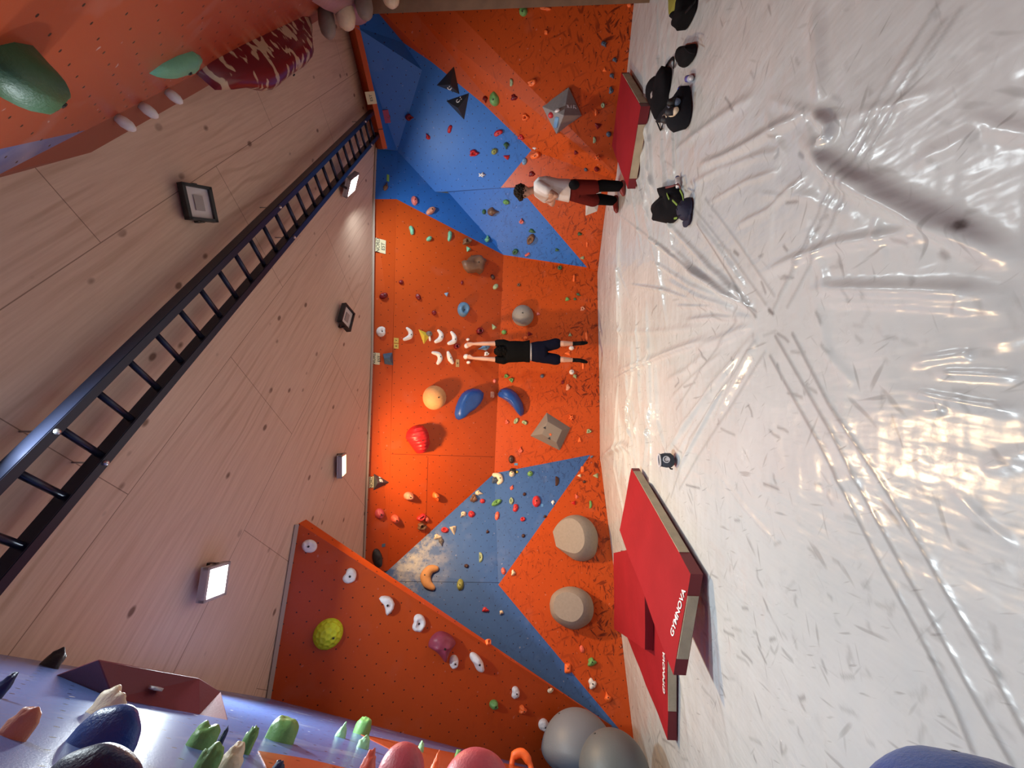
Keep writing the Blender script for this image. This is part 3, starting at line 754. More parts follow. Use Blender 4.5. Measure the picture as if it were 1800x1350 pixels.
 ('bone', 1009, 489, 13, 6, 95, 'orange', 'dome', .6, 'orange bone-shaped hold below the blue wedge', GM),
 ('tear', 1017, 518, 10, 5, 30, 'darkgreen', 'dome', .4, 'dark green leaf hold, larger of the low pair', GM),
 ('tear', 1011, 526, 7, 5, 30, 'darkgreen', 'dome', .4, 'dark green leaf hold, smaller of the low pair', GM),
 ('rock', 997, 526, 8, 8, 0, 'green', 'dome', .5, 'green knobbly hold beside the low dark leaf pair', GM),
 ('rock', 1024, 543, 9, 9, 0, 'skin', 'dish', .5, 'pale orange-brown hold low on the middle wall', GM),
 ('tri', 1002, 589, 8, 7, 90, 'sage', 'dome', .6, 'small pale green hold right of the climber\'s shin', GM),
 ('bone', 1031, 591, 15, 7, 85, 'orange', 'dome', .5, 'long orange hold beside the climber\'s right foot', GM),
 ('ell', 886, 584, 9, 8, 0, 'green', 'dome', .6, 'green hold at the crease right of the climber\'s shoulder', GM),
 ('ell', 1004.5, 612, 9, 8, 0, 'white', 'dome', .5, 'white ball hold between the climber\'s shins', GM),
 ('tri', 999, 621, 13, 10, 0, 'orange', 'cone', .4, 'orange triangular hold between the climber\'s shins', GM),
 ('ell', 884, 635, 7, 5, 0, 'white', 'dome', .5, 'white hold peeping out by the climber\'s left shoulder', GM),
 ('rock', 890, 661, 9, 8, 0, 'green', 'dish', .5, 'green hollow hold above the blue crescent, upper of two', GM),
 ('tri', 899, 668, 11, 10, 20, 'green', 'dish', .5, 'green hollow hold above the blue crescent, lower of two', GM),
 ('ell', 953, 661, 7, 7, 0, 'slate', 'dome', .6, 'small slate ball hold left of the climber\'s shorts', GM),
 ('ell', 1005, 654, 9, 9, 0, 'white', 'dome', .5, 'white ball hold left of the climber\'s left shin', GM),
 ('tear', 1011, 662, 11, 7, 60, 'sage', 'dome', .5, 'pale green leaf hold next to the left white ball', GM),
 ('sq', 989, 672, 5, 7, 0, 'maroon', 'puff', .5, 'tiny dark red block hold on the lower middle wall', GM),
 ('rock', 998, 681, 8, 13, 0, 'skin', 'wedge', .5, 'pale tan block hold on the lower middle wall', GM),
 ('bone', 1025, 643, 12, 6, 90, 'orange', 'dome', .5, 'orange hold under the climber\'s left foot', GM),
 ('rock', 891, 742, 7, 9, 0, 'coral', 'dish', .5, 'coral hold left of the point of the blue crescent', GM),
 ('ell', 907, 740, 12, 7, -60, 'sage', 'dish', .5, 'pale green oval hold at the point of the blue crescent', GM),
 ('bean', 922, 743, 10, 8, 30, 'sage', 'dish', .5, 'pale green bean hold above the grey flat-topped volume', GM),
 ('star', 1004, 734, 10, 11, 20, 'orange', 'puff', .5, 'orange star-shaped hold beside the grey flat-topped volume', GM),
 ('rock', 1035, 758, 10, 9, 0, 'sage', 'dish', .5, 'pale green hold low beside the grey flat-topped volume', GM),
 ('tri', 1019, 774, 12, 8, 90, 'orange', 'dome', .5, 'orange triangular hold below the grey flat-topped volume', GM),
 ('egg', 899, 809, 14, 10, 90, 'darkbrown', 'dome', .6, 'dark brown ball hold just above the blue bolt shape', GM),
 ('tear', 915, 791, 13, 8, -90, 'coral', 'dish', .5, 'coral drop hold above the dark brown ball', GM),
 # left wall
 ('ell', 901, 829, 12, 11, 0, 'charcoal', 'dome', .6, 'dark grey part hold behind the cream ball', GL),
 ('ell', 900, 834, 10, 9, 0, 'cream', 'dome', .9, 'cream ball hold at the upper edge of the blue bolt', GL),
 ('rock', 909, 830, 5, 5, 0, 'yellow', 'dome', .6, 'tiny yellowish hold beside the cream ball', GL),
 ('tear', 900, 857, 11, 7, -70, 'coral', 'dome', .5, 'small coral drop hold below the cream ball', GL),
 ('ell', 922, 869, 6, 6, 0, 'darkbrown', 'dome', .6, 'small dark ball hold on the blue right of the coral drop', GL),
 ('tear', 842, 867, 16, 10, 10, 'cream', 'dome', .5, 'cream pointed hold on the edge of orange and blue', GL),
 ('rock', 833, 877, 13, 16, 20, 'brown', 'puff', .6, 'brown lumpy hold under the cream pointed one', GL),
 ('ell', 848, 881, 9, 8, 0, 'crimson', 'dome', .6, 'small round red hold beside the brown lumpy one', GL),
 ('ell', 873, 884, 20, 9, -28, 'green', 'dish', .5, 'long green hold in the upper blue field', GL),
 ('ell', 899, 881, 8, 12, 0, 'sage', 'ring', .5, 'pale green ring hold right of the long green one', GL),
 ('bean', 906, 893, 14, 11, 100, 'crimson', 'dome', .5, 'red bracket-shaped hold under the pale green ring', GL),
 ('ell', 874, 907, 8, 16, 8, 'coral', 'dome', .5, 'long coral hold below the long green one', GL),
 ('ell', 919, 913, 9, 8, 0, 'crimson', 'ring', .5, 'small red ring hold in the blue field', GL),
 ('tear', 814, 905, 16, 10, 130, 'cream', 'dome', .6, 'cream drop hold left of the red dome', GL),
 ('ell', 829, 904, 12, 12, 0, 'crimson', 'dome', .5, 'red dome hold beside the cream drop', GL),
 ('rock', 857, 935, 6, 7, 0, 'darkbrown', 'dome', .6, 'small dark brown hold in the middle of the blue field', GL),
 ('ell', 920, 942, 6, 7, 0, 'darkbrown', 'dome', .6, 'small dark brown hold near the lower blue edge', GL),
 ('ell', 782, 932, 14, 10, 0, 'crimson', 'ring', .5, 'red oval ring hold near the crease of orange and blue', GL),
 ('tri', 797, 931, 20, 13, -100, 'cream', 'cone', .8, 'cream pyramid-like hold beside the red oval ring', GL),
 ('rock', 769, 944, 15, 11, 0, 'cream', 'dome', .6, 'cream broad hold above the grey fang', GL),
 ('tear', 776, 953, 18, 10, 80, 'midgrey', 'dome', .6, 'grey fang-shaped hold under the broad cream one', GL),
 ('ell', 932, 833, 10, 9, 0, 'green', 'dome', .6, 'green ball hold on the blue bolt', GL),
 ('half', 979, 846, 17, 11, -90, 'darkbrown', 'puff', .4, 'dark brown half-disc hold near the point of the bolt', GL),
 ('egg', 943, 884, 19, 14, 90, 'crimson', 'dome', .5, 'bright red oval hold, largest red one on the blue bolt', GL),
 ('tear', 972, 884, 10, 7, 90, 'white', 'dome', .6, 'small white and dark hold at the lower blue edge', GL),
 ('ell', 958, 908, 5, 5, 0, 'darkbrown', 'dome', .6, 'tiny dark hold on the lower blue edge', GL),
 ('sq', 1024, 825, 7, 12, 0, 'orange', 'dome', .6, 'orange oval hold at the tip of the blue bolt', GL),
 ('tri', 1019, 836, 8, 7, 0, 'cream', 'cone', .6, 'small cream triangular hold under the orange oval', GL),
 ('tri', 1048, 836, 11, 10, 0, 'sage', 'cone', .5, 'pale green triangular hold near the white sheet', GL),
 ('ell', 1027, 847, 6, 5, 0, 'darkbrown', 'dome', .6, 'tiny brown hold right of the bolt tip', GL),
 ('rock', 1040, 803, 7, 4, -30, 'steel', 'dome', .5, 'small blue hold just past the bolt tip', GL),
 ('tri', 1014, 873, 10, 8, 60, 'coral', 'cone', .5, 'coral triangular hold on the scuffed orange', GL),
 ('tri', 1009, 884, 10, 9, 0, 'red', 'cone', .5, 'dark red triangular hold under the coral triangle', GL),
 ('half', 1038, 887, 14, 8, -90, 'green', 'dome', .5, 'pale green half-drop hold above the grey sloper', GL),
 ('egg', 809, 1030, 20, 12, 95, 'olive', 'dome', .5, 'yellow-green hold in the middle of the dark blue', GL),
 ('ell', 820, 995, 8, 7, 0, 'darkbrown', 'dome', .7, 'dark ball hold above the yellow-green one', GL),
 ('half', 845, 980, 19, 11, -90, 'sage', 'ring', .4, 'pale yellow-green hollow half ring hold', GL),
 ('ell', 885, 1004, 8, 13, -10, 'coral', 'dome', .5, 'coral oval hold at the corner of the blue', GL),
 ('rock', 902, 1007, 8, 12, 0, 'cream', 'dome', .6, 'cream and black hold at the corner of the orange', GL),
 ('rock', 853, 1072, 13, 10, 10, 'crimson', 'dome', .6, 'red knobbly hold on the lower dark blue', GL),
 ('tear', 881, 1077, 10, 8, 120, 'cream', 'dome', .6, 'small cream pointed hold on the lower dark blue', GL),
 ('ell', 967, 1214, 9, 9, 0, 'cream', 'dome', .6, 'cream hold half hidden by the leaning panel edge', GL),
 ('ell', 1023, 1141, 8, 14, -15, 'coral', 'dome', .4, 'small coral ring hold on the scuffed orange', GL),
 ('rock', 1040, 1164, 17, 18, 0, 'green', 'dome', .6, 'green three-lobed hold on the lower orange', GL),
 ('sq', 998, 1175, 13, 20, 0, 'orange', 'dome', .5, 'plump orange oval hold at the edge of blue and orange', GL),
 ('rock', 1041, 1202, 15, 23, -15, 'white', 'dome', .5, 'white double hold on the lower orange', GL),
 ('tear', 1068, 1225, 23, 13, -105, 'orange', 'dome', .5, 'orange wedge hold close above the white sheet', GL),
 # leaning panel
 ('egg', 541, 960, 26, 23, 180, 'white', 'puff', .35, 'white rounded hold in the top corner of the leaning panel', GP),
 ('bean', 614, 1012, 29, 24, 120, 'white', 'puff', .35, 'white dimpled hold, second of the white line on the panel', GP),
 ('bean', 735, 1095, 32, 25, 100, 'white', 'dish', .40, 'white hollowed hold above the mauve sloper', GP),
 ('ell', 577, 1114, 52, 54, 0, 'neon', 'dome', .42, 'yellow-green honeycomb ball hold', GP),
 ('tear', 777, 1136, 62, 50, 80, 'mauve', 'dome', .45, 'large mauve drop-shaped sloper on the leaning panel', GP),
 ('egg', 798, 1166, 24, 16, 90, 'white', 'dome', .5, 'white knobbed hold tucked under the mauve sloper', GP),
 ('bean', 838, 1164, 40, 19, 60, 'white', 'dome', .5, 'long white bean hold right of the mauve sloper', GP),
 ('bean', 905, 1217, 22, 15, 95, 'white', 'dome', .5, 'white oval hold low on the leaning panel', GP),
 ('heart', 868, 1238, 16, 17, 0, 'green', 'dome', .7, 'green heart-shaped hold low on the leaning panel', GP),
 ('rock', 918, 1247, 14, 18, 0, 'orange', 'dome', .6, 'orange bird-like hold low on the leaning panel', GP),
 ('egg', 955, 1276, 21, 17, 90, 'white', 'dome', .5, 'white ball hold lowest on the leaning panel', GP),
 ('sq', 857, 1130, 9, 13, 0, 'orange', 'dish', .6, 'orange square hold at the side edge of the leaning panel', GP),
]
BIGB = {'big tan half ball', 'big grey half ball'}
for r_ in T:
    if r_[0] == 'ring': continue
    sh, x_, y_, w_, h_, rot_, col_, sty_, hf_, lab_, grp_ = r_
    nm = 'climbing_hold'; rg = 0.12; n_pts = 28; g_ = 0.45
    if 'half ball' in lab_: nm = 'half_ball_volume'; rg = 0; g_ = 0.7
    if sty_ == 'cone': n_pts = 18
    if 'honeycomb' in lab_: continue
    hold(sh, x_, y_, w_, h_, rot_, col_, sty_, hf_, lab_, grp_, name=nm, rough=rg, n=n_pts, gloss=g_)
# honeycomb ball: hexagonal dimples pressed into a dome
def honeycomb():
    x, y = 577, 1114; Lc = Local(x, y); R = (Lc.px(x+26, y)-Lc.px(x-26, y)).length/2
    bm = bmesh.new(); bmesh.ops.create_icosphere(bm, subdivisions=5, radius=R)
    bmesh.ops.bisect_plane(bm, geom=bm.verts[:]+bm.edges[:]+bm.faces[:], plane_co=(0, 0, -0.003), plane_no=(0, 0, 1), clear_inner=True)
    cells = [Vector((math.cos(a)*math.sin(b), math.sin(a)*math.sin(b), math.cos(b))) for b, m_, o_ in ((0, 1, 0), (.42, 6, 0), (.80, 11, .2), (1.15, 15, 0), (1.48, 18, .1)) for a in [o_+2*math.pi*k/m_ for k in range(m_)]]
    for v_ in bm.verts:
        d = v_.co.normalized(); m_ = sorted((d-c).length for c in cells)[:2]
        if v_.co.z > 0.01: v_.co *= 0.90+0.10*max(0, 1-min(1, (m_[1]-m_[0])/0.22))
        v_.co.z *= 0.82
    o = bm_obj('climbing_hold', bm, plain('neon_resin', (0.62, 0.72, 0.02), 0.5, bump=0.1)); o.matrix_world = Lc.mat
    tag(o, 'yellow-green honeycomb-dimpled ball on the leaning panel', 'climbing hold', GP)
    bolt_at(o, Vector((-0.02, -R*0.35, R*0.72)), 0.012)
honeycomb()
WH = 'white crescent holds of the white route'
for sp, lab in (([(715, 577), (721, 584), (720, 592), (710, 597)], 'white crescent hold below the white heart'),
                ([(770, 581), (775, 588), (773, 596), (765, 601)], 'white crescent hold right of the yellow triangle'),
                ([(793, 584), (798, 592), (797, 600), (788, 604)], 'white crescent hold just above the climber\'s right hand'),
                ([(760, 620), (770, 623), (773, 631), (769, 639)], 'white crescent hold farthest left in the white route'),
                ([(787, 619), (789, 626), (791, 632), (795, 638)], 'slim white hold just above the climber\'s left hand')):
    crescent(sp, [2.2, 4, 4.3, 2.6], 'white', lab, WH)
GH = 'white ball holds gripped by the climber'
hold('ell', 820, 608, 8, 9, 0, 'white', 'dome', .9, 'white ball hold gripped by the climber\'s right hand', GH)
hold('ell', 818.5, 627, 8, 9, 0, 'white', 'dome', .9, 'white ball hold gripped by the climber\'s left hand', GH)
hold('ell', 822, 597, 5, 5, 0, 'white', 'dome', .9, 'small white knob hold outside the climber\'s right hand', GH)
hold('ell', 823, 637, 6, 6, 0, 'white', 'dome', .9, 'small white knob hold outside the climber\'s left hand', GH)
# white claws on the leaning panel
hold('', 684, 1062, 0, 0, 0, 'white', 'puff', .45, 'white claw-shaped hold in the middle of the leaning panel', GP,
     pts=[(666, 1052), (670, 1048), (676, 1047), (684, 1048), (690, 1053), (693, 1060), (692, 1069), (687, 1077), (680, 1082), (678, 1078), (677, 1070), (674, 1062), (669, 1057)])
# tan crescent
o = crescent([(768, 1000), (757, 1002), (749, 1013), (752, 1026), (762, 1034)], [4.5, 8, 9.5, 8, 4], 'tan', 'tan crescent moon hold with dark grey horn on the blue', GL)
Lc = Local(757, 1016)
crescent([(766, 999), (757, 1000), (748, 1006)], [3.5, 5.5, 3], 'charcoal', 'dark grey horn hold overlapping the tan crescent', GL, bolt=False)
crescent([(868, 835), (877, 838), (880, 846), (876, 850)], [3.5, 5.5, 5, 3], 'cream', 'cream crescent hold on the corner of orange and blue', GL)
hold('rock', 870, 845, 13, 12, 0, 'slate', 'dome', .7, 'slate blue lump inside the cream crescent', GL)
# big blue shapes
hold('', 824, 712, 0, 0, 0, 'blue', 'puff', .30, 'large flat blue teardrop volume on the upper orange wall', GB, name='teardrop_volume', rough=0.03, gloss=0.35, bolt=True, boltx=(813, 707),
     pts=[(820, 686), (832, 683), (842, 684), (848, 690), (847, 700), (842, 709), (832, 720), (820, 728), (812, 736), (806, 738.5), (801, 735), (799, 727), (801, 715), (806, 702), (812, 692)])
hold('', 897, 705, 0, 0, 0, 'blue', 'dome', .5, 'large blue crescent volume on the crease of the middle wall', GM, name='crescent_volume', rough=0.0, gloss=0.3, bolt=True, boltx=(882, 689),
     pts=[(875, 692), (880, 684), (889, 681), (899, 684), (908, 691), (914, 700), (919, 710), (921, 722), (919, 730), (915, 732), (909, 726), (901, 715), (892, 706), (882, 700), (876, 697)])
# ribbed red macro
def ribbed():
    x, y = 734, 772; Lc = Local(x, y)
    pts = [Lc.px(*p) for p in ((713, 770), (716, 758), (727, 749), (740, 748), (749, 756), (753, 768), (753, 782), (746, 794), (734, 797), (727, 790), (720, 780))]
    pts = [Vector((p.x, p.y)) for p in smooth_pts([(p.x, p.y, 0) for p in pts+[pts[0]]], 4)[:-1]]
    bm, top = dome_mesh(pts, 0.26, 'dome', (0, 0), 3, K=26, rough=0.05)
    for v_ in bm.verts:
        if v_.co.z > 0.01: v_.co *= 1+0.035*math.sin(v_.co.x*95+v_.co.y*20)
    o = bm_obj('ribbed_volume', bm, hmat('red', 0.45)); o.matrix_world = Lc.mat
    tag(o, 'big dark red ribbed volume casting a long shadow on the orange', 'climbing hold', GB); bolt_at(o, top, 0.014)
ribbed()
# brown skull-like volume
hold('', 832, 466, 0, 0, 0, 'brown', 'puff', .35, 'brown skull-like volume with a horn on the upper orange wall', GB, name='horned_volume', rough=0.25,
     pts=[(811, 460), (818, 461), (823, 454), (829, 449), (836, 448), (842, 452), (845, 457), (854, 455), (856, 459), (851, 463), (850, 470), (849, 478), (843, 483), (837, 479), (830, 480), (822, 480), (815, 472)])
hold('ell', 837, 452, 9, 6, 30, 'mint', 'dome', .4, 'small whitish hold at the head of the brown horned volume', GB)
# round grey slopers low on the left wall
def sloper(pts, name, label, h, cut, col='grey'):
    cx_ = sum(p[0] for p in pts)/len(pts); cy_ = sum(p[1] for p in pts)/len(pts); Lc = Local(cx_, cy_)
    p2 = [Lc.px(*p) for p in pts]; p2 = smooth_pts([(p.x, p.y, 0) for p in p2+[p2[0]]], 4)[:-1]
    bm, top = dome_mesh([(p.x, p.y) for p in p2], h, 'dome', (0, 0), 1, K=22, rough=0)
    co, no = cut                             # a plane slices a smooth face off the dome
    r = bmesh.ops.bisect_plane(bm, geom=bm.verts[:]+bm.edges[:]+bm.faces[:], plane_co=co, plane_no=Vector(no).normalized(), clear_outer=True)
    ce = [g for g in r['geom_cut'] if isinstance(g, bmesh.types.BMEdge)]
    bmesh.ops.contextual_create(bm, geom=ce)
    for e_ in ce:
        if e_.is_valid: e_.smooth = False
    o = bm_obj(name, bm, hmat(col, 0.75)); o.matrix_world = Lc.mat; tag(o, label, 'climbing hold', GL)
    return o, Lc
o, Lc = sloper([(968, 945), (974, 930), (985, 916), (1002, 907), (1022, 908), (1040, 920), (1050, 940), (1050, 962), (1044, 978), (1030, 986), (1012, 985), (995, 974), (975, 958)],
               'sloper_volume', 'large grey sloper with a sliced face, upper of the two', 0.38, ((0, 0.0, 0.29), (-0.12, 0.60, 0.80)))
bolt_at(o, Vector((0.05, 0.20, 0.10)), 0.014)
o, Lc = sloper([(966, 1062), (970, 1047), (982, 1036), (1000, 1031), (1020, 1035), (1036, 1047), (1043, 1065), (1042, 1083), (1034, 1096), (1016, 1106), (1000, 1105), (980, 1094), (969, 1080)],
               'sloper_volume', 'large round grey sloper with an overlapping disc, lower of the two', 0.36, ((0, 0.0, 0.285), (-0.10, 0.30, 0.95)))
bolt_at(o, Vector((0.0, 0.03, 0.262)), 0.014)
# volumes made of flat sheets
def facet_volume(name, base, apexes, faces, col, label, group, cat='volume', rough=0.6, matx=None):
    """base: photo corners on the wall; apexes: (x, y, height off wall)"""
    cx_ = sum(p[0] for p in base)/len(base); cy_ = sum(p[1] for p in base)/len(base); Lc = Local(cx_, cy_)
    V = [Vector((*Lc.px(*p), -0.003)) for p in base]
    for (x, y, h) in apexes:
        p = onp(x, y, (Lc.loc+Lc.n*h, Lc.n))-Lc.loc; V.append(Vector((p.dot(Lc.u), p.dot(Lc.v), h)))
    bm = bmesh.new(); vs = [bm.verts.new(v_) for v_ in V]
    for f in faces: bm.faces.new([vs[i] for i in f])
    bm.faces.new(vs[:len(base)])
    bmesh.ops.recalc_face_normals(bm, faces=bm.faces)
    if bm.faces: bmesh.ops.bevel(bm, geom=bm.edges[:], offset=0.004, segments=1, affect='EDGES')
    o = bm_obj(name, bm, matx or plain('volume_'+col, PAL[col], rough, bump=0.2, bscale=80, var=0.08), smooth=False)
    o.matrix_world = Lc.mat; tag(o, label, cat, group); return o, Lc, V
BLK = plain('black_grip_paint', (0.030, 0.032, 0.036), 0.45, bump=0.2, bscale=120)
GPY = 'black pyramid volumes on the blue wall'
pyA, LA, VA = facet_volume('pyramid_volume', [(767, 150), (798, 116), (808, 166)], [(791, 149, 0.15)], [(0, 1, 3), (1, 2, 3), (2, 0, 3)], 'charcoal', 'black three-sided pyramid straddling the blue and orange, farther right', GPY, matx=BLK)
pyB, LB, VB = facet_volume('pyramid_volume', [(784, 177), (825, 163), (816, 211)], [(805, 190, 0.15)], [(0, 1, 3), (1, 2, 3), (2, 0, 3)], 'charcoal', 'black three-sided pyramid wholly on the blue, with white swirl', GPY, matx=BLK)
pyC, LC_, VC = facet_volume('pyramid_volume', [(657, 832), (685, 848), (656, 863)], [(664, 849, 0.16)], [(0, 1, 3), (1, 2, 3), (2, 0, 3)], 'charcoal', 'dark grey pyramid with a white mark beside the NORD plate', None, matx=plain('dark_grip_paint', (0.06, 0.065, 0.075), 0.5, bump=0.2))
GREYV = plain('grey_grip_paint', (0.26, 0.245, 0.24), 0.7, bump=0.25, bscale=90, var=0.1)
pyD, LD, VD = facet_volume('pyramid_volume', [(952, 187), (1000, 153), (1023, 203), (978, 236)], [(991, 203, 0.30)], [(0, 1, 4), (1, 2, 4), (2, 3, 4), (3, 0, 4)], 'grey', 'big grey four-sided pyramid with a white mark on the orange wall', None, matx=GREYV)
frD, LF, VF = facet_volume('frustum_volume', [(932, 766), (961, 725), (1003, 752), (984, 792)], [(952.5, 763, 0.16), (962.5, 741, 0.16), (988, 756, 0.16), (978, 778, 0.16)],
    [(0, 1, 5, 4), (1, 2, 6, 5), (2, 3, 7, 6), (3, 0, 4, 7), (4, 5, 6, 7)], 'grey', 'big grey flat-topped square volume with a small orange star', None, matx=plain('warm_grey_grip_paint', (0.22, 0.19, 0.165), 0.7, bump=0.25, bscale=90))
whV, _, _ = facet_volume('prism_volume', [(1030, 336), (1058, 334), (1050, 372), (1029, 380)], [(1036, 352, 0.16)], [(0, 1, 4), (1, 2, 4), (2, 3, 4), (3, 0, 4)], 'white', 'white faceted volume behind the legs of the standing person', None, matx=plain('white_grip_paint', (0.62, 0.62, 0.60), 0.6))
yt, LY, _ = facet_volume('triangle_volume', [(735, 578), (758, 588), (745, 606)], [(746, 590, 0.05)], [(0, 1, 3), (1, 2, 3), (2, 0, 3)], 'yellow', 'yellow flat triangle volume in the white route', None)
# white marks on the volumes: small raised strokes lying on a face
def face_mark(obj, tri, strokes, mat_, name='painted_mark', wd=0.008):
    a, b, c = tri; n = (b-a).cross(c-a).normalized(); n = n if n.z > 0 else -n
    cen_ = (a+b+c)/3; up_ = (a-cen_); up_ = (up_-n*up_.dot(n)).normalized(); si = up_.cross(n)
    bm = bmesh.new()
    for st_ in strokes:
        tube(bm, [cen_+si*x+up_*y+n*0.001 for x, y in st_], wd, 6)
    return bm_obj(name, bm, mat_, obj)
WM = plain('white_marking', (0.8, 0.8, 0.8), 0.6)
sw = [[(0.035*math.cos(a)*(0.35+a/6), 0.035*math.sin(a)*(0.35+a/6)) for a in [k*0.45 for k in range(12)]], [(0.05, -0.03), (0.065, -0.045)], [(0.02, -0.055), (0.03, -0.07)]]
face_mark(pyA, (VA[0], VA[2], VA[3]), sw, WM); face_mark(pyB, (VB[0], VB[1], VB[3]), sw, WM)
e_mark = [[(-0.05, -0.02), (-0.05, 0.03)], [(0.0, -0.02), (0.0, 0.03), (0.05, 0.03), (0.045, 0.0), (0.01, 0.005)], [(0.045, 0.0), (0.055, -0.02), (0.02, -0.025)]]
face_mark(pyC, (VC[1], VC[0], VC[3]), e_mark, WM, wd=0.009)
face_mark(pyD, (VD[1], VD[2], VD[4]), [[(-0.10, -0.03), (-0.06, 0.01)], [(-0.10, 0.01), (-0.06, -0.03)], [(-0.02, -0.03), (-0.01, 0.015)], [(0.03, -0.03), (0.04, 0.015), (0.08, 0.01), (0.05, -0.01), (0.09, -0.03)]], WM, wd=0.008)
OM = plain('orange_star_mark', (0.8, 0.16, 0.04), 0.6)
n_f = Vector((0, 0, 1)); cf = (VF[4]+VF[5]+VF[6]+VF[7])/4
bm = bmesh.new()
for k in range(5):
    a = k*2*math.pi/5; tube(bm, [cf+Vector((-0.05, 0.03, 0.001)), cf+Vector((-0.05+0.035*math.cos(a), 0.03+0.035*math.sin(a), 0.001))], [0.012, 0.003], 6)
bm_obj('painted_star', bm, OM, frD)
for q_ in ((VF[4]+VF[5])/2, (VF[4]+VF[7])/2):
    bm = bmesh.new(); bmesh.ops.create_cone(bm, cap_ends=True, segments=3, radius1=0.035, radius2=0.03, depth=0.03, matrix=Matrix.Translation(q_+Vector((0, 0, -0.006))))
    bm_obj('grip_pocket', bm, plain('pocket_dark', (0.02, 0.02, 0.025), 0.5), frD, smooth=False)
def on_face(Lc, x, y, h):
    p = onp(x, y, (Lc.loc+Lc.n*h, Lc.n)); return p
# things fixed to the grey pyramid
GD = 'holds fixed on the grey pyramid'
a_, b_, c_ = VD[0], VD[3], VD[4]; nD = (b_-a_).cross(c_-a_).normalized(); nD = nD if nD.z > 0 else -nD
nDw = (LD.mat.to_3x3() @ nD).normalized(); PD = (LD.mat @ a_, nDw)
def small_on(x, y, w_, h_, rot, col, style, hf, label, P, group, name='climbing_hold', shape='ell'):
    loc = onp(x, y, P); u, v, n = frame_of(P[1]); m_ = Matrix((u, v, n)).transposed().to_4x4(); m_.translation = loc
    a = math.radians(rot); pts = []
    for px_, py_ in outline(shape, 20):
        q = onp(x+px_*w_/2*math.cos(a)-py_*h_/2*math.sin(a), y+px_*w_/2*math.sin(a)+py_*h_/2*math.cos(a), P)-loc
        pts.append((q.dot(u), q.dot(v)))
    sz = min(max(p[0] for p in pts)-min(p[0] for p in pts), max(p[1] for p in pts)-min(p[1] for p in pts))
    bm, top = dome_mesh(pts, sz*hf, style, rough=0.05); o = bm_obj(name, bm, hmat(col, 0.25)); o.matrix_world = m_
    return tag(o, label, 'climbing hold', group)
small_on(969, 202, 7, 11, -20, 'crimson', 'dome', .5, 'small red drop hold on the grey pyramid', PD, GD)
small_on(978, 215, 9, 22, 10, 'sky', 'wedge', .3, 'shiny pale blue rectangular hold on the grey pyramid', PD, GD, shape='sq')
small_on(980, 194, 7, 6, 0, 'white', 'dome', .6, 'small white hold near the top of the grey pyramid', PD, GD)
# ---- near blue wall holds: thick, seen from the side
def chunk(x, y, Rw, Rh, hgt, rot, col, style, label, group=GN, name='climbing_hold', shape='ell', rough=0.15, shift=(0, 0), gloss=0.45, bolt=False, flat=False, squash=1.0):
    """hold standing on the wall at photo spot (x, y): metres across, along and out of the wall"""
    global HN; HN += 1
    Lc = Local(x, y); a = math.radians(rot)
    pts = [((px_*math.cos(a)*Rw-py_*math.sin(a)*Rh), (px_*math.sin(a)*Rw+py_*math.cos(a)*Rh)) for px_, py_ in outline(shape, 30)]
    bm, top = dome_mesh(pts, hgt, style, shift, HN, rough=rough, K=12)
    o = bm_obj(name, bm, hmat(col, gloss), smooth=not flat); o.matrix_world = Lc.mat; tag(o, label, 'climbing hold', group)
    if bolt: bolt_at(o, top, 0.013)
    return o
def chpx(x, y, wpx, hpx, col, style, label, aspect=1.0, group=GN, **kw):
    Lc = Local(x, y); dep = (Lc.loc-EYE).dot(FWD)/676
    return chunk(x, y, wpx/2*dep*aspect, wpx/2*dep, hpx*dep, kw.pop('rot', 0), col, style, label, group=group, **kw)
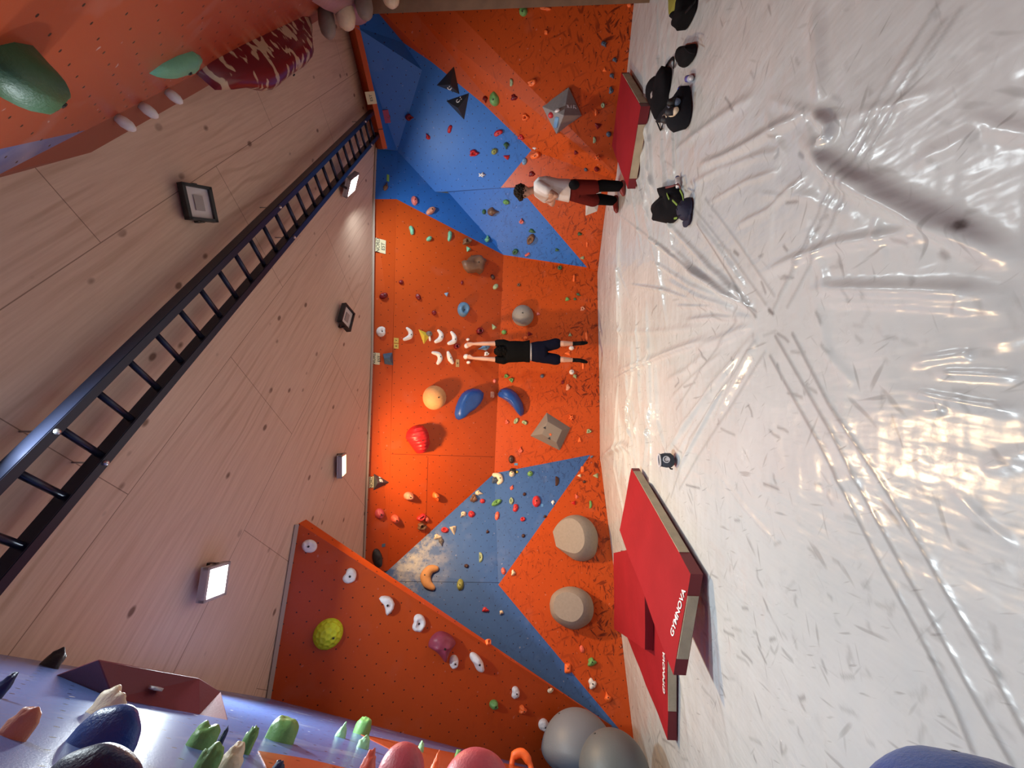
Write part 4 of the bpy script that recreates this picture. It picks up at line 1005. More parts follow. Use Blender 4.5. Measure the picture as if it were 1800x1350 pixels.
for a_ in [
    (493, 1302, 50, 30, 'green', 'puff', 'largest green lumpy hold on the near blue wall', .9, dict(shape='egg', rough=.10)),
    (598, 1296, 20, 22, 'mint', 'cone', 'small mint green tooth hold near the blue wall top', .8, dict(shape='ell')),
    (635, 1291, 28, 22, 'green', 'puff', 'bright green grooved hold next to the leaning panel edge', .9, dict(shape='egg', rough=.14)),
    (637, 1315, 22, 16, 'mint', 'dome', 'mint green ball hold below the bright green grooved one', 1, {}),
    (427, 1324, 24, 34, 'green', 'puff', 'narrow upright green hold between large ones', .7, {}),
    (352, 1314, 46, 30, 'green', 'puff', 'green hold with a dark hole beside the dark blue one', .8, dict(shape='egg')),
    (356, 1358, 44, 34, 'green', 'puff', 'pale green ridged hold at the lower photo border', .7, dict(shape='bean')),
    (400, 1356, 40, 36, 'cream', 'dome', 'greyish cream rock-like hold at the lower photo border', .8, dict(shape='egg', rough=.14)),
    (380, 1318, 12, 30, 'navy', 'dome', 'dark blue hold peeping out behind the green one with a hole', .8, {}),
    (486, 1358, 22, 16, 'navy', 'dome', 'small navy hold on the orange patch of the near wall', .8, {}),
    (641, 1362, 30, 32, 'coral', 'dome', 'coral two-horned hold by the pink sloper', .8, dict(shape='bean', rough=.15)),
    (689, 1350, 34, 26, 'orange', 'puff', 'orange half-disc hold on top of the pink sloper', .6, dict(shape='ell')),
    (728, 1358, 24, 22, 'orange', 'dome', 'orange fin hold between the two pink slopers', .8, dict(shape='tri', rough=.15)),
    (763, 1356, 16, 28, 'orange', 'cone', 'orange spiky hold left of the large pink sloper', .8, {}),
    (738, 1322, 12, 14, 'mint', 'dome', 'small mint green hold above the pink sloper', .8, {}),
    (803, 1334, 10, 12, 'green', 'puff', 'tiny green hold at the top of the large pink sloper', .8, {}),
    (703, 1366, 84, 46, 'rose', 'dome', 'smaller of the two pink slopers at the lower photo border', .8, dict(rough=0, name='sloper_volume', gloss=.6)),
    (836, 1396, 128, 60, 'rose', 'dome', 'larger of the two pink slopers at the lower photo border', .7, dict(rough=0, name='sloper_volume', gloss=.6)),
    (176, 1258, 70, 40, 'cream', 'dome', 'cream ribbed shell hold above the shiny blue volume', .35, dict(shape='bean', rough=.22)),
    (20, 1296, 60, 38, 'skin', 'puff', 'tan half-disc hold at the left photo border', .35, dict()),
    (-10, 1225, 28, 34, 'navy', 'dome', 'dark blue hold cut by the left photo border', .5, dict()),
    (86, 1172, 38, 26, 'charcoal', 'dome', 'dark grey knob under the ceiling at the top of the near wall', .5, dict()),
    (172, 1318, 128, 62, 'blue', 'dome', 'large shiny blue sloper reflecting a lamp', .45, dict(rough=.04, name='sloper_volume', gloss=.18)),
    (150, 1400, 190, 68, 'navy', 'dome', 'large dark blue sloper below the shiny blue one', .45, dict(rough=.05, name='sloper_volume', gloss=.4)),
]:
    x_, y_, wp, hp, col_, sty_, lab_, asp, kw = a_
    chpx(x_, y_, wp, hp, col_, sty_, lab_, asp, **kw)
# orange claw hold
Lc = Local(915, 1350); dep = (Lc.loc-EYE).length/676
bm = bmesh.new(); tube(bm, smooth_pts([(0.0, 0.10, 0.0), (0.0, 0.09, 0.08), (0.0, 0.0, 0.12), (0.0, -0.09, 0.06), (0, -0.13, -0.01)], 4), [0.03]*4+[0.045]*8+[0.03]*4+[0.02], 10)
o = bm_obj('climbing_hold', bm, hmat('orange')); o.matrix_world = Lc.mat; tag(o, 'orange curved claw hold beside the big grey balls', 'climbing hold', GN)
# big grey half balls at the foot of the near wall
for (x_, y_, dep_, rpx, col_, lab_) in ((1017, 1329, 4.75, 66, (0.17, 0.20, 0.23), 'largest blue-grey ball volume at the lower photo border'),
                                 (1080, 1361, 4.05, 62, (0.12, 0.14, 0.14), 'darker grey ball volume overlapping the largest one')):
    u_, v_, w_ = frame_of(P_NL[1]); pc = EYE+ray(x_, y_)/676*dep_; dist = (pc-P_NL[0]).dot(w_); R_ = rpx/676*dep_; print('ball', dist, R_)
    bm = bmesh.new(); bmesh.ops.create_icosphere(bm, subdivisions=5, radius=R_)
    for v_q in bm.verts:                              # flared foot reaching the wall
        if v_q.co.z < 0: v_q.co.z = max(v_q.co.z*dist/R_*1.0, -dist)
    o = bm_obj('ball_volume', bm, plain('ball_grey_%.2f' % col_[0], col_, 0.5, bump=0.15, bscale=60))
    m_ = Matrix((u_, v_, w_)).transposed().to_4x4(); m_.translation = pc; o.matrix_world = m_
    tag(o, lab_, 'climbing hold', 'ball volumes at the foot of the near wall')
    bolt_at(o, Vector((-0.25*R_, 0.62*R_, 0.74*R_)), 0.014)
    if R_ < .4:
        bm = bmesh.new()
        for k in range(5):
            a = k*2*math.pi/5; tube(bm, [(0, 0, 0), (0.04*math.cos(a), 0.04*math.sin(a), 0)], [0.014, 0.003], 6)
        s_ = bm_obj('painted_star', bm, OM, o); dv_ = Vector((0.80, -0.05, 0.60)).normalized(); s_.location = dv_*R_
        s_.rotation_mode = 'QUATERNION'; s_.rotation_quaternion = dv_.to_track_quat('Z', 'Y')
# blue macro low at the photo's right border
Lc = Local(300, 1330)
u_, v_, w_ = frame_of(P_NL[1]); pb_ = EYE+ray(1728, 1442)/676*0.95-P_NL[1]*0.34
Lc.mat = Matrix((u_, v_, w_)).transposed().to_4x4(); Lc.mat.translation = pb_
bm, top = dome_mesh([(0.34*c*(1+.15*s), 0.37*s) for c, s in [(math.cos(k/36*2*math.pi), math.sin(k/36*2*math.pi)) for k in range(36)]], 0.46, 'dome', rough=0.03, K=14)
o = bm_obj('sloper_volume', bm, hmat('blue', 0.3)); o.matrix_world = Lc.mat; tag(o, 'big smooth blue sloper at the right end of the lower photo border', 'climbing hold', GN); bolt_at(o, top, 0.014)
# maroon long volume on the near wall
MAR = plain('maroon_grip_paint', (0.16, 0.028, 0.040), 0.6, bump=0.2, bscale=90)
mv, LM, VM = facet_volume('prism_volume', [(98, 1186), (200, 1228), (350, 1256), (402, 1267), (385, 1232), (160, 1180)], [(172, 1159, 0.11), (350, 1192, 0.12), (388, 1216, 0.07)],
    [(0, 1, 6), (1, 2, 7, 6), (2, 3, 8, 7), (3, 4, 8), (4, 7, 8), (4, 5, 6, 7), (5, 0, 6)], 'maroon', 'long maroon faceted volume high on the near blue wall', GN, matx=MAR)
bm = bmesh.new(); box(bm, 0, 0, 0, 0.055, 0.035, 0.012); s_ = bm_obj('metal_plate', bm, plain('plate_white', (0.55, 0.55, 0.56), 0.4), mv); s_.location = (VM[1]+VM[2]+VM[6]+VM[7])/4
# ---- overhead right wall holds
def mottled():
    t = NT('resin_red_beige'); p = t.n('TexCoord').outputs['Object']
    f = t.ramp(t.noise(t.map(p, (4, 2.2, 3)), 2.2, 2), 0.54, 0.57)
    t.set(Base_Color=t.mix(f, (0.16, 0.010, 0.020), (0.52, 0.40, 0.27)), Roughness=0.28); return t.m
MOT = mottled()
o = hold('', 15, 115, 0, 0, 0, 'darkgreen', 'dome', .55, 'large dark green dome hold in the photo\'s upper left corner', GO, rough=0.10, bolt=True, gloss=.3,
     pts=[(-35, 95), (-10, 82), (25, 74), (58, 80), (66, 100), (56, 122), (32, 142), (0, 155), (-35, 148)])
o = hold('', 305, 108, 0, 0, 0, 'teal', 'dome', .35, 'teal wedge hold next to the big red and beige one', GO, rough=0.10,
     pts=[(262, 129), (285, 112), (312, 98), (338, 90), (352, 98), (335, 112), (300, 125)])
o = hold('', 440, 92, 0, 0, 0, 'maroon', 'dome', .95, 'long glossy red and beige mottled hold on the overhead wall edge', GO, rough=0.22,
     pts=[(345, 130), (372, 106), (425, 76), (485, 48), (532, 26), (546, 30), (534, 50), (476, 82), (416, 112), (368, 134)], name='macro_hold')
o.data.materials.clear(); o.data.materials.append(MOT)
o = hold('', 600, -10, 0, 0, 0, 'pink', 'dome', .6, 'pinkish rock-like hold at the top photo border', GO, rough=0.35,
     pts=[(560, -2), (585, -30), (640, -50), (680, -40), (660, -15), (620, 2), (580, 8)]) if False else None
TOOTH = 'row of tooth-shaped holds along the overhead wall edge'
def tooth(x, y, h, r, col, label, group=TOOTH, lean_=Vector((0, 0, -1))):
    """tooth standing on the lower edge strip: rooted at the photo spot on the overhead wall"""
    Lc = Local(x, y); bm = bmesh.new()
    d = (P_NR[1]*1.0+Vector((0, 0, -0.2))).normalized()
    tube(bm, [Vector((0, 0, 0)), Vector((0, 0, h*.35)), Vector((0, 0, h*.7)), Vector((0, 0, h*.92)), Vector((0, 0, h))], [r*.75, r, r*.92, r*.55, r*.15], 14)
    o = bm_obj('tooth_hold', bm, hmat(col, .25)); o.matrix_world = Lc.mat; return tag(o, label, 'climbing hold', group)
for (x_, y_, h_, r_, lab_) in ((205, 206, .10, .035, 'smallest white tooth hold, leftmost on the overhead edge'), (247, 184, .10, .035, 'white tooth hold, second from left on the overhead edge'),
        (293, 160, .10, .035, 'white tooth hold beside the teal wedge on the overhead edge'), (545, 52, .16, .055, 'pale tooth hold at the far end of the red and beige one')):
    try: tooth(x_, y_, h_, r_, 'white', lab_)
    except RuntimeError as e: print('tooth', x_, y_, e)
for (x_, yt, rp, col_, lab_) in ((578, 66, 14, 'grey', 'pale grey tooth hold, first after the red and beige one'), (610, 50, 17, 'cream', 'large cream tooth hold near the top photo border'),
        (643, 33, 15, 'grey', 'large greyish tooth hold just under the top photo border'), (689, 11, 16, 'cream', 'cream tooth hold farthest right at the top photo border')):
    t_ = (onp(600, -10, P_NR)-EYE).dot(FWD)/676*0.93; tip_ = EYE+ray(x_, yt)*t_; r_ = rp*t_
    bm = bmesh.new(); ax_ = Vector((1, 0.05, 0.15)).normalized()
    tube(bm, [tip_+ax_*q for q in (0, .02, .07, .16, .30, .42)], [r_*.2, r_*.5, r_*.85, r_, r_*.95, r_*.8], 16)
    c_ = sum((v_.co for v_ in bm.verts), Vector())/len(bm.verts)
    for v_ in bm.verts: v_.co -= c_
    o = bm_obj('tooth_hold', bm, hmat(col_, .3)); o.location = c_; tag(o, lab_, 'climbing hold', TOOTH)
try:
    o = hold('', 592, -8, 0, 0, 0, 'rockpink', 'dome', .5, 'pinkish grey rock-like hold at the top photo border', GO, rough=0.35,
        pts=[(548, 2), (575, -22), (610, -38), (650, -44), (640, -18), (605, 0), (572, 10)])
except RuntimeError as e: print(e)
# ---------------------------------------------------------------- signs
def plate(x0, y0, x1, y1, lines, label, col=(0.72, 0.66, 0.42), group=None, name='direction_sign', cat='sign', th=0.006, tsize=None):
    Lc = Local((x0+x1)/2, (y0+y1)/2)
    a, b = Lc.px(x0, y1), Lc.px(x1, y0)              # photo left is up
    w_, h_ = abs(b.x-a.x), abs(b.y-a.y)
    bm = bmesh.new(); box(bm, 0, 0, th/2+0.001, w_, h_, th)
    o = bm_obj(name, bm, plain('plate_%.2f_%.2f' % (col[0], col[2]), col, 0.5), smooth=False)
    o.matrix_world = Lc.mat @ Matrix.Translation(((a.x+b.x)/2, (a.y+b.y)/2, 0)); tag(o, label, cat, group)
    for i, s_ in enumerate(lines):
        sz = tsize or w_*0.36
        t_ = text_mesh(s_, sz, plain('sign_ink', (0.02, 0.02, 0.03), 0.6)); t_.parent = o
        t_.location = (0, h_*0.5-(i+0.5)*h_/len(lines)-sz*0.33, th+0.002)
    return o
def text_mesh(s_, size, mat_, name='lettering', bold=False, extrude=0.0015, align='CENTER'):
    c = bpy.data.curves.new('t', 'FONT'); c.body = s_; c.size = size; c.align_x = align; c.extrude = extrude
    if bold: c.offset = size*0.02
    t = bpy.data.objects.new('t', c); C.objects.link(t); dg = bpy.context.evaluated_depsgraph_get()
    me = bpy.data.meshes.new_from_object(t.evaluated_get(dg)); bpy.data.objects.remove(t); bpy.data.curves.remove(c)
    return link(name, me, mat_, smooth=False)
plate(659, 423, 678, 442, ['NORD', 'EST'], 'cream NORD EST sign right of the white route, on plain orange')
plate(652, 621, 671, 640, ['NORD', 'EST'], 'cream NORD EST sign partly covered by a blue block hold')
plate(648, 837, 657, 858, ['NORD'], 'cream NORD sign beside the dark grey pyramid')
plate(646, 160, 658, 184, ['EST'], 'cream EST sign in the dark corner above the far end of the ladder')
plate(692, 594.5, 700.5, 602.5, ['V'], 'small yellow plate with a mark, upper of the pair under the white heart', col=(0.62, 0.45, 0.10), name='route_plate', tsize=.05)
plate(692, 604.5, 700.5, 612.5, ['II'], 'small yellow plate with a mark, lower of the pair under the white heart', col=(0.62, 0.45, 0.10), name='route_plate', tsize=.05)
plate(801, 632, 807, 645, ['IIII'], 'beige route plate left of the climber\'s left hand', col=(0.55, 0.36, 0.16), name='route_plate', tsize=.04)
plate(679.5, 308, 684, 318, [], 'small lime green tag above the brown shell-like hold', col=(0.25, 0.55, 0.10), name='route_tag', cat='tag')
plate(671, 955, 677, 962, [], 'small blue tag above the large dark grey oval hold', col=(0.08, 0.16, 0.26), name='route_tag', cat='tag')
plate(951, 886, 955, 891, [], 'tiny blue tag beside the bright red oval hold', col=(0.10, 0.28, 0.60), name='route_tag', cat='tag')
plate(904, 814, 910, 818, [], 'tiny blue tag under the dark brown ball', col=(0.10, 0.28, 0.50), name='route_tag', cat='tag')
facet_volume('block_hold', [(673, 622), (690, 619), (692, 643), (676, 640)], [(675, 630, 0.10), (686, 628, 0.12), (687, 636, 0.10)], [(0, 1, 5, 4), (1, 2, 6, 5), (2, 3, 4, 6), (3, 0, 4), (4, 5, 6)],
    'steel', 'blue block hold covering part of the NORD EST sign', GB, cat='climbing hold', matx=plain('steel_grip', (0.05, 0.10, 0.17), 0.55, bump=.2))
plate(676, 192, 681, 216, [], 'narrow pink strip hold at the far end of the ladder', col=(0.35, 0.02, 0.10), name='strip_hold', cat='climbing hold', th=0.05)
# ---------------------------------------------------------------- lamps
BLKM = plain('lamp_housing_black', (0.015, 0.015, 0.018), 0.4); GLW = glow('lamp_glow_white', (1, 0.96, 0.9), 28); GLO = glow('lamp_glow_warm', (1, 0.62, 0.28), 26)
ALU = plain('lamp_housing_grey', (0.45, 0.45, 0.45), 0.4, 0.3)
TRAY = plain('lamp_reflector', (0.70, 0.66, 0.64), 0.35)
def flood(p, aim, label, lit, warm=False, s=0.26):
    q = Vector(aim).to_track_quat('-Z', 'Y')
    e = empty('floodlight', p, label, 'lamp'); e.rotation_mode = 'QUATERNION'; e.rotation_quaternion = q
    bm = bmesh.new(); w_ = 0.022
    box(bm, 0, 0, 0.030, s, s*0.8, 0.03)
    for sx, sy, lx, ly in ((s/2-w_/2, 0, w_, s*0.8), (-s/2+w_/2, 0, w_, s*0.8), (0, s*.4-w_/2, s, w_), (0, -s*.4+w_/2, s, w_)):
        box(bm, sx, sy, 0, lx, ly, 0.05)
    bm_obj('housing', bm, ALU if lit else BLKM, e, smooth=False)
    bm = bmesh.new(); box(bm, 0, 0, 0.008, s-2*w_, s*.8-2*w_, 0.008)
    bm_obj('lens', bm, (GLO if warm else GLW) if lit else TRAY, e, smooth=False)
    if not lit:
        bm = bmesh.new(); box(bm, 0, 0, 0.0, s*0.42, s*0.25, 0.012); bm_obj('led_chip', bm, plain('led_grey', (0.36, 0.33, 0.31), .4), e, smooth=False)
    bm = bmesh.new(); box(bm, -s/2-0.008, 0, 0.045, 0.006, 0.03, 0.09); box(bm, s/2+0.008, 0, 0.045, 0.006, 0.03, 0.09); box(bm, 0, 0, 0.088, s+0.02, 0.03, 0.006)
    bm_obj('bracket', bm, BLKM, e, smooth=False)
    return e
LB_ = {'left': 'lit white floodlight on the ceiling above the leaning panel', 'right': 'lit white floodlight on the ceiling beside the ladder',
       'warm': 'lit warm yellow floodlight on the ceiling near the middle wall', 'near': 'lit floodlight over the near end of the ladder', 'behind': 'unseen lit floodlight on the ceiling behind the viewer'}
for n_, p_, a_, e_, c_ in FLOODS: flood(p_, a_, LB_[n_], True, n_ == 'warm', 0.32 if n_ == 'warm' else 0.36 if n_ == 'right' else 0.27)
flood(onz(350, 357, CEIL-0.10), (-0.10, -0.35, -1), 'unlit black-framed floodlight on the right part of the ceiling', False, s=0.27)
flood(onz(610, 558, CEIL-0.10), (0.05, -0.1, -1), 'unlit black-framed floodlight near the top of the middle wall', False, s=0.33)
# ---------------------------------------------------------------- ladder hung under the ceiling
LZ = 4.05
ld = Vector((748, 676, 0)).normalized(); lp = Vector((-ld.y, ld.x, 0))
s0 = onz(0, 843, LZ); end = onz(664, 214, LZ); Ln = (end-s0).dot(ld)
DKM = plain('ladder_dark_metal', (0.022, 0.028, 0.055), 0.28, 0.55, bump=0.05, bscale=40)
lad = empty('ladder', s0, 'long dark blue metal ladder hung flat under the ceiling', 'ladder')
def rail(o0):
    bm = bmesh.new(); L0, L1 = -1.4, Ln
    c = ld*(L0+L1)/2+lp*(o0+0.028)+Vector((0, 0, 0.05)); rz = math.atan2(ld.y, ld.x)
    box(bm, c.x, c.y, c.z, L1-L0, 0.056, 0.10, rz)
    bmesh.ops.bevel(bm, geom=bm.edges[:], offset=0.004, segments=2, affect='EDGES')
    return bm_obj('rail', bm, DKM, lad, smooth=False)
rail(0.0); rail(0.325)
k = 0
t_ = -1.28
while t_ < Ln:
    bm = bmesh.new(); a = ld*t_+Vector((0, 0, 0.04)); tube(bm, [a+lp*0.02, a+lp*0.36], 0.020, 10); bm_obj('rung', bm, DKM, lad); t_ += 0.27
ZINC = plain('zinc', (0.6, 0.6, 0.6), 0.3, 0.9)
for t_ in (0.3, 3.1, 6.2):
    for o_ in (0.028, 0.353):
        bm = bmesh.new(); a = ld*t_+lp*o_
        bmesh.ops.create_uvsphere(bm, u_segments=10, v_segments=6, radius=0.018, matrix=Matrix.Translation(a+Vector((0, 0, -0.002))))
        tube(bm, [a, a+Vector((0, 0, CEIL-LZ))], 0.006, 6); bm_obj('hanger_rod', bm, ZINC, lad)
# ---------------------------------------------------------------- crash mats
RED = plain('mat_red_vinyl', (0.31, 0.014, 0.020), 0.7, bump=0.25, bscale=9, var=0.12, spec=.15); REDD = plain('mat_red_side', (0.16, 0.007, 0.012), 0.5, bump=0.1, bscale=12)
VEL = plain('velcro_beige', (0.50, 0.43, 0.30), 0.85, bump=0.5, bscale=22, var=0.25)
def mat(c, th, label, strips, text=None, group='red crash mats on the sheet'):
    """c: four top corners; strips: list of (edge index, from, to)"""
    cen_ = (c[0]+c[1]+c[2]+c[3])/4
    e = empty('crash_mat', cen_-Vector((0, 0, th)), label, 'crash mat', group)
    loc = [p-e.location for p in c]; dn = Vector((0, 0, -th)); N = 14
    bm = bmesh.new(); g = []
    for lay in (0, 1):
        gg = []
        for i in range(N+1):
            row = []
            for j in range(N+1):
                a, b = i/N, j/N
                p = loc[0]*(1-a)*(1-b)+loc[1]*a*(1-b)+loc[2]*a*b+loc[3]*(1-a)*b
                sag = 0 if lay else 0.010*noise.noise(p*3+Vector((len(label), 0, 0)))
                row.append(bm.verts.new(p+(dn if lay else Vector((0, 0, sag)))))
            gg.append(row)
        g.append(gg)
    for lay in (0, 1):
        for i in range(N):
            for j in range(N): bm.faces.new((g[lay][i][j], g[lay][i+1][j], g[lay][i+1][j+1], g[lay][i][j+1]))
    me_top = None
    def edge(k):
        return {0: [(i, 0) for i in range(N+1)], 1: [(N, j) for j in range(N+1)], 2: [(i, N) for i in range(N, -1, -1)], 3: [(0, j) for j in range(N, -1, -1)]}[k]
    for k in range(4):
        ed = edge(k)
        for (i, j), (i2, j2) in zip(ed[:-1], ed[1:]):
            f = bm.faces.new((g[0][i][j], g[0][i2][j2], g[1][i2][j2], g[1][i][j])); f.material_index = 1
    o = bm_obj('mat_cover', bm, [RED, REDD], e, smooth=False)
    for k, f0, f1 in strips:
        a, b = loc[k], loc[(k+1) % 4]; dirv = (b-a); n = dirv.cross(UP).normalized()
        if n.dot((a+b)/2) < 0: n = -n
        p0, p1 = a+dirv*f0, a+dirv*f1; bm = bmesh.new(); q = []
        for off in (0.0, 0.006):
            for p, z in ((p0, -0.002), (p1, -0.002), (p1, -th*0.93), (p0, -th*0.93)): q.append(bm.verts.new(p+n*(off+0.001)+Vector((0, 0, z))))
        for f in ((0, 1, 2, 3), (4, 5, 6, 7), (0, 1, 5, 4), (1, 2, 6, 5), (2, 3, 7, 6), (3, 0, 4, 7)): bm.faces.new([q[i] for i in f])
        bm_obj('fastening_strip', bm, VEL, e, smooth=False)
    if text:
        edge_k, f0, inset, size = text
        a, b = loc[edge_k], loc[(edge_k+1) % 4]; c2 = loc[(edge_k+2) % 4]
        xd = (b-a).normalized(); yd = (c2-b).normalized(); zd = xd.cross(yd)
        if zd.z < 0: xd = -xd; zd = xd.cross(yd)
        t = text_mesh('GYMNOVA', size, WM, bold=True); t.parent = e
        m_ = Matrix((xd, yd, zd)).transposed().to_4x4(); m_.translation = a+(b-a)*f0+yd*inset+Vector((0, 0, 0.008)); t.matrix_local = m_
    return e
def cor(*p):
    P = [onz(*q) for q in p]
    return P+[P[0]+P[2]-P[1]] if len(P) == 3 else P
mat(cor((1092.5, 127.5, .13), (1126.7, 187, .13), (1103, 332, .13)), .11, 'single red crash mat on the right, next to the standing person', [(0, 0.06, 0.92), (1, 0.2, 0.86)])
mat(cor((1107, 1040, .10), (1175, 1160, .10), (1173.7, 1301, .10)), .09, 'lowest red crash mat of the left pile, sticking out farthest left', [(1, 0.12, 0.72)], (1, 0.32, 0.12, 0.15)) if False else None
a = onz(1173.7, 1301, .105)
mat([a+Vector((1.05, 1.95, 0)), a+Vector((1.05, 0, 0)), a, a+Vector((0, 1.95, 0))], .09, 'lowest red crash mat of the left pile, sticking out farthest left', [(1, 0.25, 0.72)], (1, 0.42, 0.06, 0.085))
A2_ = onz(1134.6, 1142, .20); B2_ = onz(1079.5, 1105.6, .20); C2_ = onz(1078.5, 972, .20)
mat([C2_, A2_+C2_-B2_, A2_, B2_], .09, 'middle red crash mat of the left pile, against the wall', [])
P1, P2, P3 = onz(1110, 823, .14), onz(1214.6, 1009, .14), onz(1184, 1186.5, .315)
mat([P1, P2, P3, P1+P3-P2], .10, 'large red crash mat lying aslant on top of the left pile', [(0, 0.05, 0.86), (1, 0.22, 0.84)], (1, 0.47, 0.06, 0.085))
# ---------------------------------------------------------------- things lying on the sheet
FL = (Vector((0, 0, 0.0)), UP)
def lying(name, pts, h, col, label, cat, style='puff', rough=0.25, gloss=0.7, K=9, z=0.005, seed=None):
    P = [onz(x, y, 0) for x, y in pts]; c = sum(P, Vector())/len(P)
    bm, top = dome_mesh([(p.x-c.x, p.y-c.y) for p in (P if len(P) > 12 else [Vector(q) for q in smooth_pts(P+[P[0]], 3)[:-1]])], h, style, seed=seed or len(name)+h, K=K, rough=rough)
    o = bm_obj(name, bm, col if not isinstance(col, tuple) else plain(name+'_cloth', tuple(q*.6 for q in col), .9, bump=.3, bscale=40, spec=.12)); o.location = (c.x, c.y, z+0.012)
    if label: tag(o, label, cat)
    return o, Vector((c.x, c.y, 0))
def strap(parent, base, pts, r, mat_, name='strap', z=0.03, flat=0.4):
    bm = bmesh.new(); tube(bm, smooth_pts([onz(x, y, zz if (zz := (q[2] if len(q) > 2 else z)) else z)-parent.location for q in pts for x, y in [q[:2]]], 5), r, 8, flat=flat, up=UP)
    return bm_obj(name, bm, mat_, parent)
BW = plain('black_webbing', (0.007, 0.007, 0.008), 0.8, bump=.2, spec=.15); BC = (0.013, 0.013, 0.016)
o, c_ = lying('backpack', [(1148, 170), (1150, 150), (1160, 132), (1172, 120), (1182, 120), (1184, 150), (1183, 175), (1175, 200), (1166, 212), (1158, 204), (1152, 190)], .10, BC, 'black rucksack with loose straps lying by the right red mat', 'bag')
strap(o, c_, [(1168, 122), (1176, 108), (1184, 103, .05), (1184, 120)], .016, BW)
strap(o, c_, [(1148, 160, .05), (1144, 180, .08), (1147, 196, .05), (1157, 198, .02)], .022, BW)
strap(o, c_, [(1154, 212), (1158, 222), (1162, 228), (1167, 212)], .012, BW)
bm = bmesh.new(); box(bm, 0, 0, 0.11, .05, .04, .01); bm_obj('buckle', bm, plain('buckle_pale', (.5, .5, .5), .4), o, smooth=False)
o, c_ = lying('shoe_bag', [(1168, 215), (1175, 196), (1185, 180), (1198, 162), (1206, 165), (1214, 150), (1217, 170), (1218, 195), (1212, 222), (1202, 228), (1190, 222), (1180, 216)], .12, (0.022, 0.024, 0.03), 'dark grey bag with climbing shoes in it, nearer than the black rucksack', 'bag', rough=.4)
def shoe(pxy, rz, c1, c2, label, L=.26, z=0.0):
    p = onz(*pxy, 0); bm = bmesh.new()
    tube(bm, [(-L/2, 0, .035), (-L*.3, 0, .04), (0, 0, .045), (L*.25, 0, .04), (L*.42, 0, .03), (L/2, 0, .022)], [.026, .036, .036, .044, .036, .014], 12, up=UP, flat=.85)
    o = bm_obj('climbing_shoe', bm, plain('shoe_'+c1, PAL[c1], .6)); o.location = (p.x, p.y, z); o.rotation_euler = (0, 0, rz); tag(o, label, 'shoe')
    bm = bmesh.new(); tube(bm, [(-L*.36, 0, .05), (-L*.28, 0, .085), (-L*.22, 0, .10)], [.034, .032, .030], 12, caps=True); bm_obj('ankle_cuff', bm, plain('shoe_'+c2, PAL[c2], .6), o)
    bm = bmesh.new(); tube(bm, [(-.02, -.04, .05), (-.01, 0, .088), (0, .04, .05)], .014, 8, flat=.5); bm_obj('strap', bm, plain('shoe_'+c2, PAL[c2], .6), o)
    return o
shoe((1206, 200), 1.2, 'cream', 'charcoal', 'cream and grey climbing shoe leaning on the dark grey bag', z=.10)
shoe((1208, 180), 1.0, 'slate', 'black', 'slate grey climbing shoe at the upper end of the dark grey bag', z=.09)
shoe((1196, 208), 0.9, 'grey', 'charcoal', 'grey climbing shoe beside the cream one', z=.09)
o, c_ = lying('pouch', [(1198, 92), (1203, 83), (1214, 79), (1226, 77), (1226, 92), (1221, 105), (1212, 116), (1203, 119), (1200, 112), (1198, 102)], .07, (0.016, 0.016, 0.018), 'flat black pouch lying alone between the bags and the far black one', 'pouch', rough=.15)
strap(o, c_, [(1203, 84, .09), (1212, 92, .10), (1222, 94, .06)], .006, BW, 'zip')
o, c_ = lying('bag', [(1200, 28), (1205, 18), (1214, 8), (1216, -8), (1227, -8), (1227, 12), (1222, 28), (1213, 46), (1207, 53), (1202, 48), (1203, 38)], .12, (0.012, 0.012, 0.013), 'black bag cut by the top photo border', 'bag')
strap(o, c_, [(1205, 22, .14), (1215, 10, .17), (1222, 2, .13)], .012, BW, 'handle')
o, c_ = lying('cloth_scrap', [(1180, -4), (1181, 14), (1182, 30), (1188, 18), (1194, 2), (1194, -6)], .03, (0.42, 0.40, 0.08), 'yellow-green pointed cloth at the top photo border', 'cloth', rough=.1)
p = onz(1216, 138); bm = bmesh.new(); tube(bm, [(-.07, 0, .03), (.05, 0, .03), (.06, 0, .03)], [.026, .026, .02], 16)
bt = bm_obj('tube_bottle', bm, plain('bottle_white', (.62, .62, .66), .3)); bt.location = p; bt.rotation_euler = (0, 0, .9); tag(bt, 'small white tube with blue print lying by the dark grey bag', 'bottle')
bm = bmesh.new(); tube(bm, [(-.09, 0, .03), (-.07, 0, .03)], .018, 12); bm_obj('cap', bm, plain('cap_white', (.75, .75, .75), .3), bt)
bm = bmesh.new(); tube(bm, [(-.04, 0, .03), (.03, 0, .03)], .0268, 16); bm_obj('printed_band', bm, plain('print_blue', (.12, .12, .42), .4), bt)
p = onz(1197, 163); bm = bmesh.new(); tube(bm, [(0.05*math.cos(a), 0.035*math.sin(a), .02) for a in [k*math.pi/10 for k in range(21)]], .009, 8)
cb = bm_obj('carabiner', bm, plain('carabiner_blue', (.03, .05, .28), .25, .7)); cb.location = (p.x, p.y, .0); tag(cb, 'blue carabiner with a thin sling between the rucksack and the grey bag', 'carabiner')
bm = bmesh.new(); tube(bm, [(-.05, 0, .02), (-.11, .03, .015), (-.17, .03, .012)], .004, 6); bm_obj('sling', bm, BW, cb)
